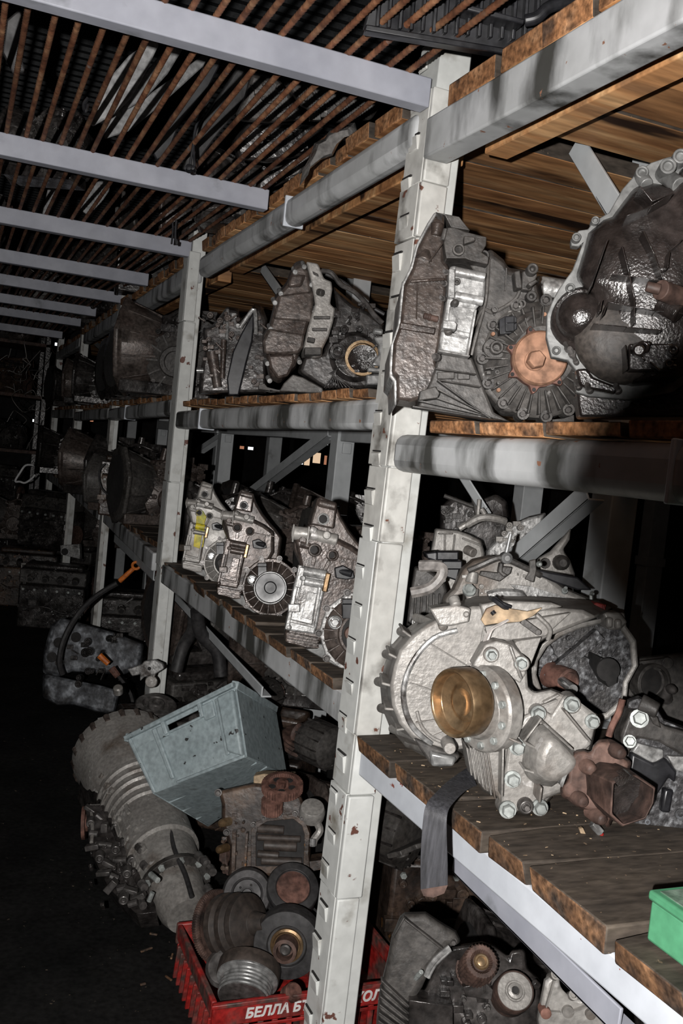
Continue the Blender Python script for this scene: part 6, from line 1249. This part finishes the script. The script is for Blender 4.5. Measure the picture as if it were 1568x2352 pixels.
# ------------------------------------------------------------------ end of the aisle: shelf of engines
t = T('steel_shelf', 'dark steel shelf of engines closing the far end of the aisle', 'shelf', (.2, 8.9, 0))
for z in (.55, 1.02, 1.5, 1.95):
    b = B(); b.box((-.75, 8.55, z-.03), (.72, 9.2, z)); b.ob('shelf_deck', 'rust', t, .003)
for x, y in ((-.75, 8.55), (.68, 8.55), (-.75, 9.16), (.68, 9.16)):
    b = B(); b.box((x, y, 0), (x+.04, y+.04, 2.15)); b.ob('upright', 'aludark', t, .003)
k = 0
for z, w1 in ((0, 'bottom deck'), (.55, 'second deck'), (1.02, 'third deck'), (1.5, 'fourth deck'), (1.95, 'top deck')):
    for i, x in enumerate((.08, .44)):
        put(('e1', 'g1', 'e2', 'g2', 'e1')[(k*3+i) % 5], (x, 8.85, z), 90*(k % 3)+12*i, 0, 0, .72 if z < 1.9 else .65, '%s unit on the %s of the far shelf' % (['left', 'right'][i], w1)); k += 1
q = random.Random(12)
t = T('wire_bundle', 'tangle of thin wires hanging at the far end of the aisle', 'wires', (.45, 8.3, 1.5))
for i in range(26):
    x = q.uniform(.38, .70); z = q.uniform(1.2, 2.0); b = B(); pts = [V((x, 8.35, z))]
    for j in range(4): pts.append(pts[-1]+V((q.uniform(-.1, .1), q.uniform(-.1, .1), q.uniform(-.12, .06))))
    b.tu(pts, .003, 5); b.ob('wire', q.choice(['wire', 'rust', 'alu', 'rubber']), t)
fr = Fr(240, 770, 6.38, (0, 880, 3.733)); b = B(fr); b.tx([(290, 705, 0), (220, 705, 0), (170, 770, 0), (130, 840, 0), (170, 845, 0), (215, 855, 0), (270, 820, 0), (300, 785, 0)], .007, 6); tag(b.ob('gasket', 'white', None, origin=fr.P(200, 860, 0)), 'bright looped metal gasket hanging at the far left', 'gasket')
fr = Fr(310, 1550, 6.0, (0, 880, 3.733)); b = B(fr); b.ba(180, 1550, 440, 1550, 18, -.02, .02); b.ba(185, 1550, 185, 1650, 12, -.02, .02); b.ba(435, 1550, 435, 1640, 12, -.02, .02); tag(b.ob('frame', 'alu', None, .002, origin=fr.P(310, 1650, 0)), 'pale metal frame standing on an engine at the far left', 'frame')
fr = Fr(590, 1430, 6.0, (0, 880, 3.733)); t = T('throttle_plate', 'pale square cast plate with a dark bore left of the third post', 'plate', fr.P(590, 1520, 0)); b = B(fr); b.pr([(515, 1390), (680, 1380), (685, 1510), (650, 1500), (520, 1470)], -.05, 0); b.ob('plate', 'alubright', t, .003); b = B(fr); b.la(555, 1445, [(30, 0), (28, .004)], 14, None, 0); b.ob('bore', 'wall', t)

# ------------------------------------------------------------------ stored on top of the rack and the grate
CA = (0, 0, 2.0); ztop = 1.972
def slab(label, poly, D, m, th=.02, tx=0, ty=0, crop=CA, name='panel', cat='panel', ribs=None, bev=.004):
    x = sum(p[0] for p in poly)/len(poly); y = sum(p[1] for p in poly)/len(poly)
    fr = Fr(x, y, D, crop, tx, ty); yb = max(p[1] for p in poly); t = T(name, label, cat, fr.P(x, yb, -th/2), 'parts stored above the grate'); b = B(fr); b.pr(poly, -th, 0); b.ob('sheet', m, t, bev)
    if ribs:
        b = B(fr)
        for r in ribs: b.ba(*r[:4], r[4], -th, .012)
        b.ob('ribs', m, t, .001)
    return t, fr
slab('long pale grey panel lying on the grate, outermost', [(400, 560), (465, 400), (590, 255), (700, 178), (730, 200), (680, 310), (600, 450), (530, 520), (425, 580)], 2.2, 'greyplastic', .012, tx=.15, ty=.3)
slab('second pale grey panel lying on the grate beside the outermost', [(560, 490), (620, 390), (720, 270), (790, 205), (840, 225), (770, 340), (670, 450), (590, 500)], 2.3, 'greyplastic', .012, tx=.3, ty=.4)
slab('dark grey trim panel on the grate behind the pale panels', [(475, 600), (540, 500), (690, 430), (830, 330), (960, 230), (950, 290), (830, 400), (740, 480), (600, 600), (480, 640)], 2.35, 'greyplastic', .02, tx=.3, ty=.4)
slab('flat blue black strip lying along the grate', [(700, 700), (780, 540), (900, 380), (960, 255), (1030, 262), (960, 400), (830, 560), (770, 710), (720, 740)], 2.3, 'plastic', .02, tx=.3, ty=.4)
slab('black folded trim near the hanging wires on the grate', [(840, 780), (900, 600), (1000, 450), (1100, 300), (1230, 330), (1120, 480), (1000, 620), (880, 780)], 2.35, 'rubber', .03, tx=.3, ty=.4)
slab('dark panel on the grate near the third cross bar', [(360, 960), (420, 850), (520, 800), (500, 880), (420, 1000)], 3.2, 'greyplastic', .02, tx=.3, ty=.4)
slab('pale strip standing on the grate at the far left', [(190, 1000), (220, 860), (270, 790), (275, 830), (220, 990)], 3.4, 'greyplastic', .02, tx=.2, ty=.3)
slab('crumpled dull sheet on the grate at the upper left corner', [(10, 240), (30, 90), (90, 40), (130, 120), (90, 240), (120, 330), (60, 340)], 2.08, 'rubber', .03, tx=.3, ty=.3)
fr = Fr(880, 700, 2.15, CA); t = T('hanging_wire', 'black wires with a small weight hanging from the grate', 'wire', fr.P(880, 790, 0)); b = B(fr); b.tx([(1000, 360, 0), (950, 480, 0), (900, 580, 0), (885, 680, 0), (870, 775, 0)], .003, 6); b.tx([(985, 400, 0), (920, 520, 0), (890, 640, 0), (895, 770, 0)], .003, 6); b.ob('wires', 'plastic', t); b = B(fr); b.la(870, 775, [(14, -.01), (22, 0), (14, .012), (1, .013)], 12); b.la(888, 778, [(10, -.01), (16, 0), (10, .012), (1, .013)], 12); b.ob('weights', 'plastic', t)
fr = Fr(395, 490, 1.9, CA); b = B(fr); b.tx([(405, 450, 0), (385, 480, 0), (392, 510, 0), (402, 480, 0)], .004, 6); tag(b.ob('hook', 'plastic', None, origin=fr.P(395, 510, 0)), 'small black hook on a rebar below the pale panel', 'hook')
fr = Fr(175, 480, 4.60, (0, 500, 3.136)); b = B(fr); b.tx([(135, 455, 0), (140, 490, 0), (175, 508, 0), (212, 490, 0), (218, 460, 0)], .009, 6); tag(b.ob('cable_loop', 'plastic', None, origin=fr.P(175, 510, 0)), 'black cable loop hanging at a far cross bar', 'cable')
fr = Fr(1260, 150, 2.95, (0, 500, 3.136)); b = B(fr); b.tx([(1240, 0, 0), (1245, 90, 0), (1235, 190, 0)], .003, 6); b.tx([(1270, 20, 0), (1262, 120, 0), (1270, 195, 0), (1276, 170, 0)], .004, 6); tag(b.ob('wire', 'plastic', None, origin=fr.P(1250, 240, 0), kind='stuff'), 'black wires dangling at the third cross bar', 'wire')
# black slatted tray over the near bay
CB = (784, 0, 2.0)
t, fr = slab('big black slatted plastic tray on top of the near bay', [(100, 130), (150, -60), (560, -220), (1100, -120), (1010, 85), (850, 175), (760, 246), (180, 150)], 1.50, 'plastic', .02, tx=.1, ty=.25, crop=CB, name='plastic_tray', cat='tray')
b = B(fr)
for i in range(15): x = 180+i*52; b.ba(x, -60+i*2, x-14, 120+i*5, 14, -.002, .016)
b.ob('slats', 'plastic', t, .001)
b = B(fr); b.ba(110, 125, 760, 236, 30, -.002, .03); b.ba(530, 20, 840, 100, 26, .0, .05); b.tx([(840, 96, .05), (900, 80, .055), (960, 30, .055), (1100, 0, .05)], .010); b.ob('tray_rims', 'plastic', t, .002)
# castings above the second bay
CC = (400, 0, 2.613)
def top_unit(label, poly, D, m, seed, n=14, s=40, crop=CC):
    x = sum(p[0] for p in poly)/len(poly); y = sum(p[1] for p in poly)/len(poly); fr = Fr(x, y, D, crop, .15, .25); yb = max(p[1] for p in poly)
    t = T('casting', label, 'casting', fr.P(x, yb, -.05), 'parts stored above the grate'); b = B(fr); b.lo([(poly, -.14), (poly, -.02), (cxm(poly, x, y, .9), .0)]); b.ob('casing', m, t, .006)
    xs = [p[0] for p in poly]; ys = [p[1] for p in poly]; b = B(fr); clutter(b, min(xs)*.7+x*.3, min(ys)*.7+y*.3, max(xs)*.7+x*.3, max(ys)*.7+y*.3, 0, n, s, seed, .02); b.ob('casing_webs', m, t, .001); return t
top_unit('grey engine cover with round bosses above the second bay', [(365, 690), (420, 580), (460, 430), (620, 470), (700, 560), (780, 720), (560, 740), (400, 730)], 2.2, 'alugrey', 61)
top_unit('light grey ribbed cover just behind the near cross bar', [(650, 500), (800, 480), (1000, 540), (1250, 620), (1180, 720), (960, 740), (760, 640)], 2.15, 'alugrey', 62)
top_unit('black engine part under the ribbed cover above the second bay', [(340, 860), (430, 740), (700, 740), (900, 760), (760, 940), (560, 980), (380, 960)], 2.35, 'aludark', 63)
top_unit('black casting above the second bay next to the cloudy film', [(640, 1000), (700, 950), (820, 880), (840, 940), (760, 1050), (620, 1120), (480, 1160), (500, 1060)], 2.55, 'aludark', 64, 8)
fr = Fr(950, 860, 2.0, CC); b = B(fr); fp_ = [(815, 940), (840, 860), (900, 830), (930, 785), (990, 755), (1085, 735), (1100, 790), (1060, 800), (990, 860), (950, 935), (880, 960), (770, 1050), (750, 1120), (770, 1020)]
b.lo([(fp_, -.05), (cxm(fp_, 930, 880, .96), -.01), (cxm(fp_, 930, 880, .7), .012)]); tag(b.ob('plastic_film', 'film', None, .006, origin=fr.P(800, 1100, -.02)), 'crumpled cloudy plastic film on the top beam of the second bay', 'film', 'parts stored above the grate')
Zt = 1.93
heap([('g1', 545, 490, 3.0, Zt, 40, 0, .75, 'dark gearbox on top of the second bay near the second post'),
 ('g3', 470, 520, 3.5, Zt, 140, 0, .8, 'brown gearbox on top of the third bay beside the second post'),
 ('g1', 330, 640, 4.6, Zt, 70, 0, .8, 'dark gearbox on top of the third bay near the third post'),
 ('e1', 250, 690, 5.6, Zt, 20, 0, 1.0, 'dark engine on top of the fourth bay'),
 ('g3', 205, 720, 6.4, Zt, 120, 0, .8, 'dim gearbox on top of the rack at the fourth post')])
q = random.Random(44); nm_ = ['first', 'second', 'third', 'fourth', 'fifth', 'sixth', 'seventh', 'eighth', 'ninth', 'tenth', 'eleventh', 'twelfth']
for i in range(12):
    put(('g1', 'b', 'a', 'g3')[i % 4], (q.uniform(-.1, .6), 3.0+i*.42, 1.965), q.uniform(0, 360), 0, 0, (.6 if i % 4 in (0, 3) else 1.0), '%s dark unit lying on the grate counting away from the camera' % nm_[i], 'dark units lying along the grate')
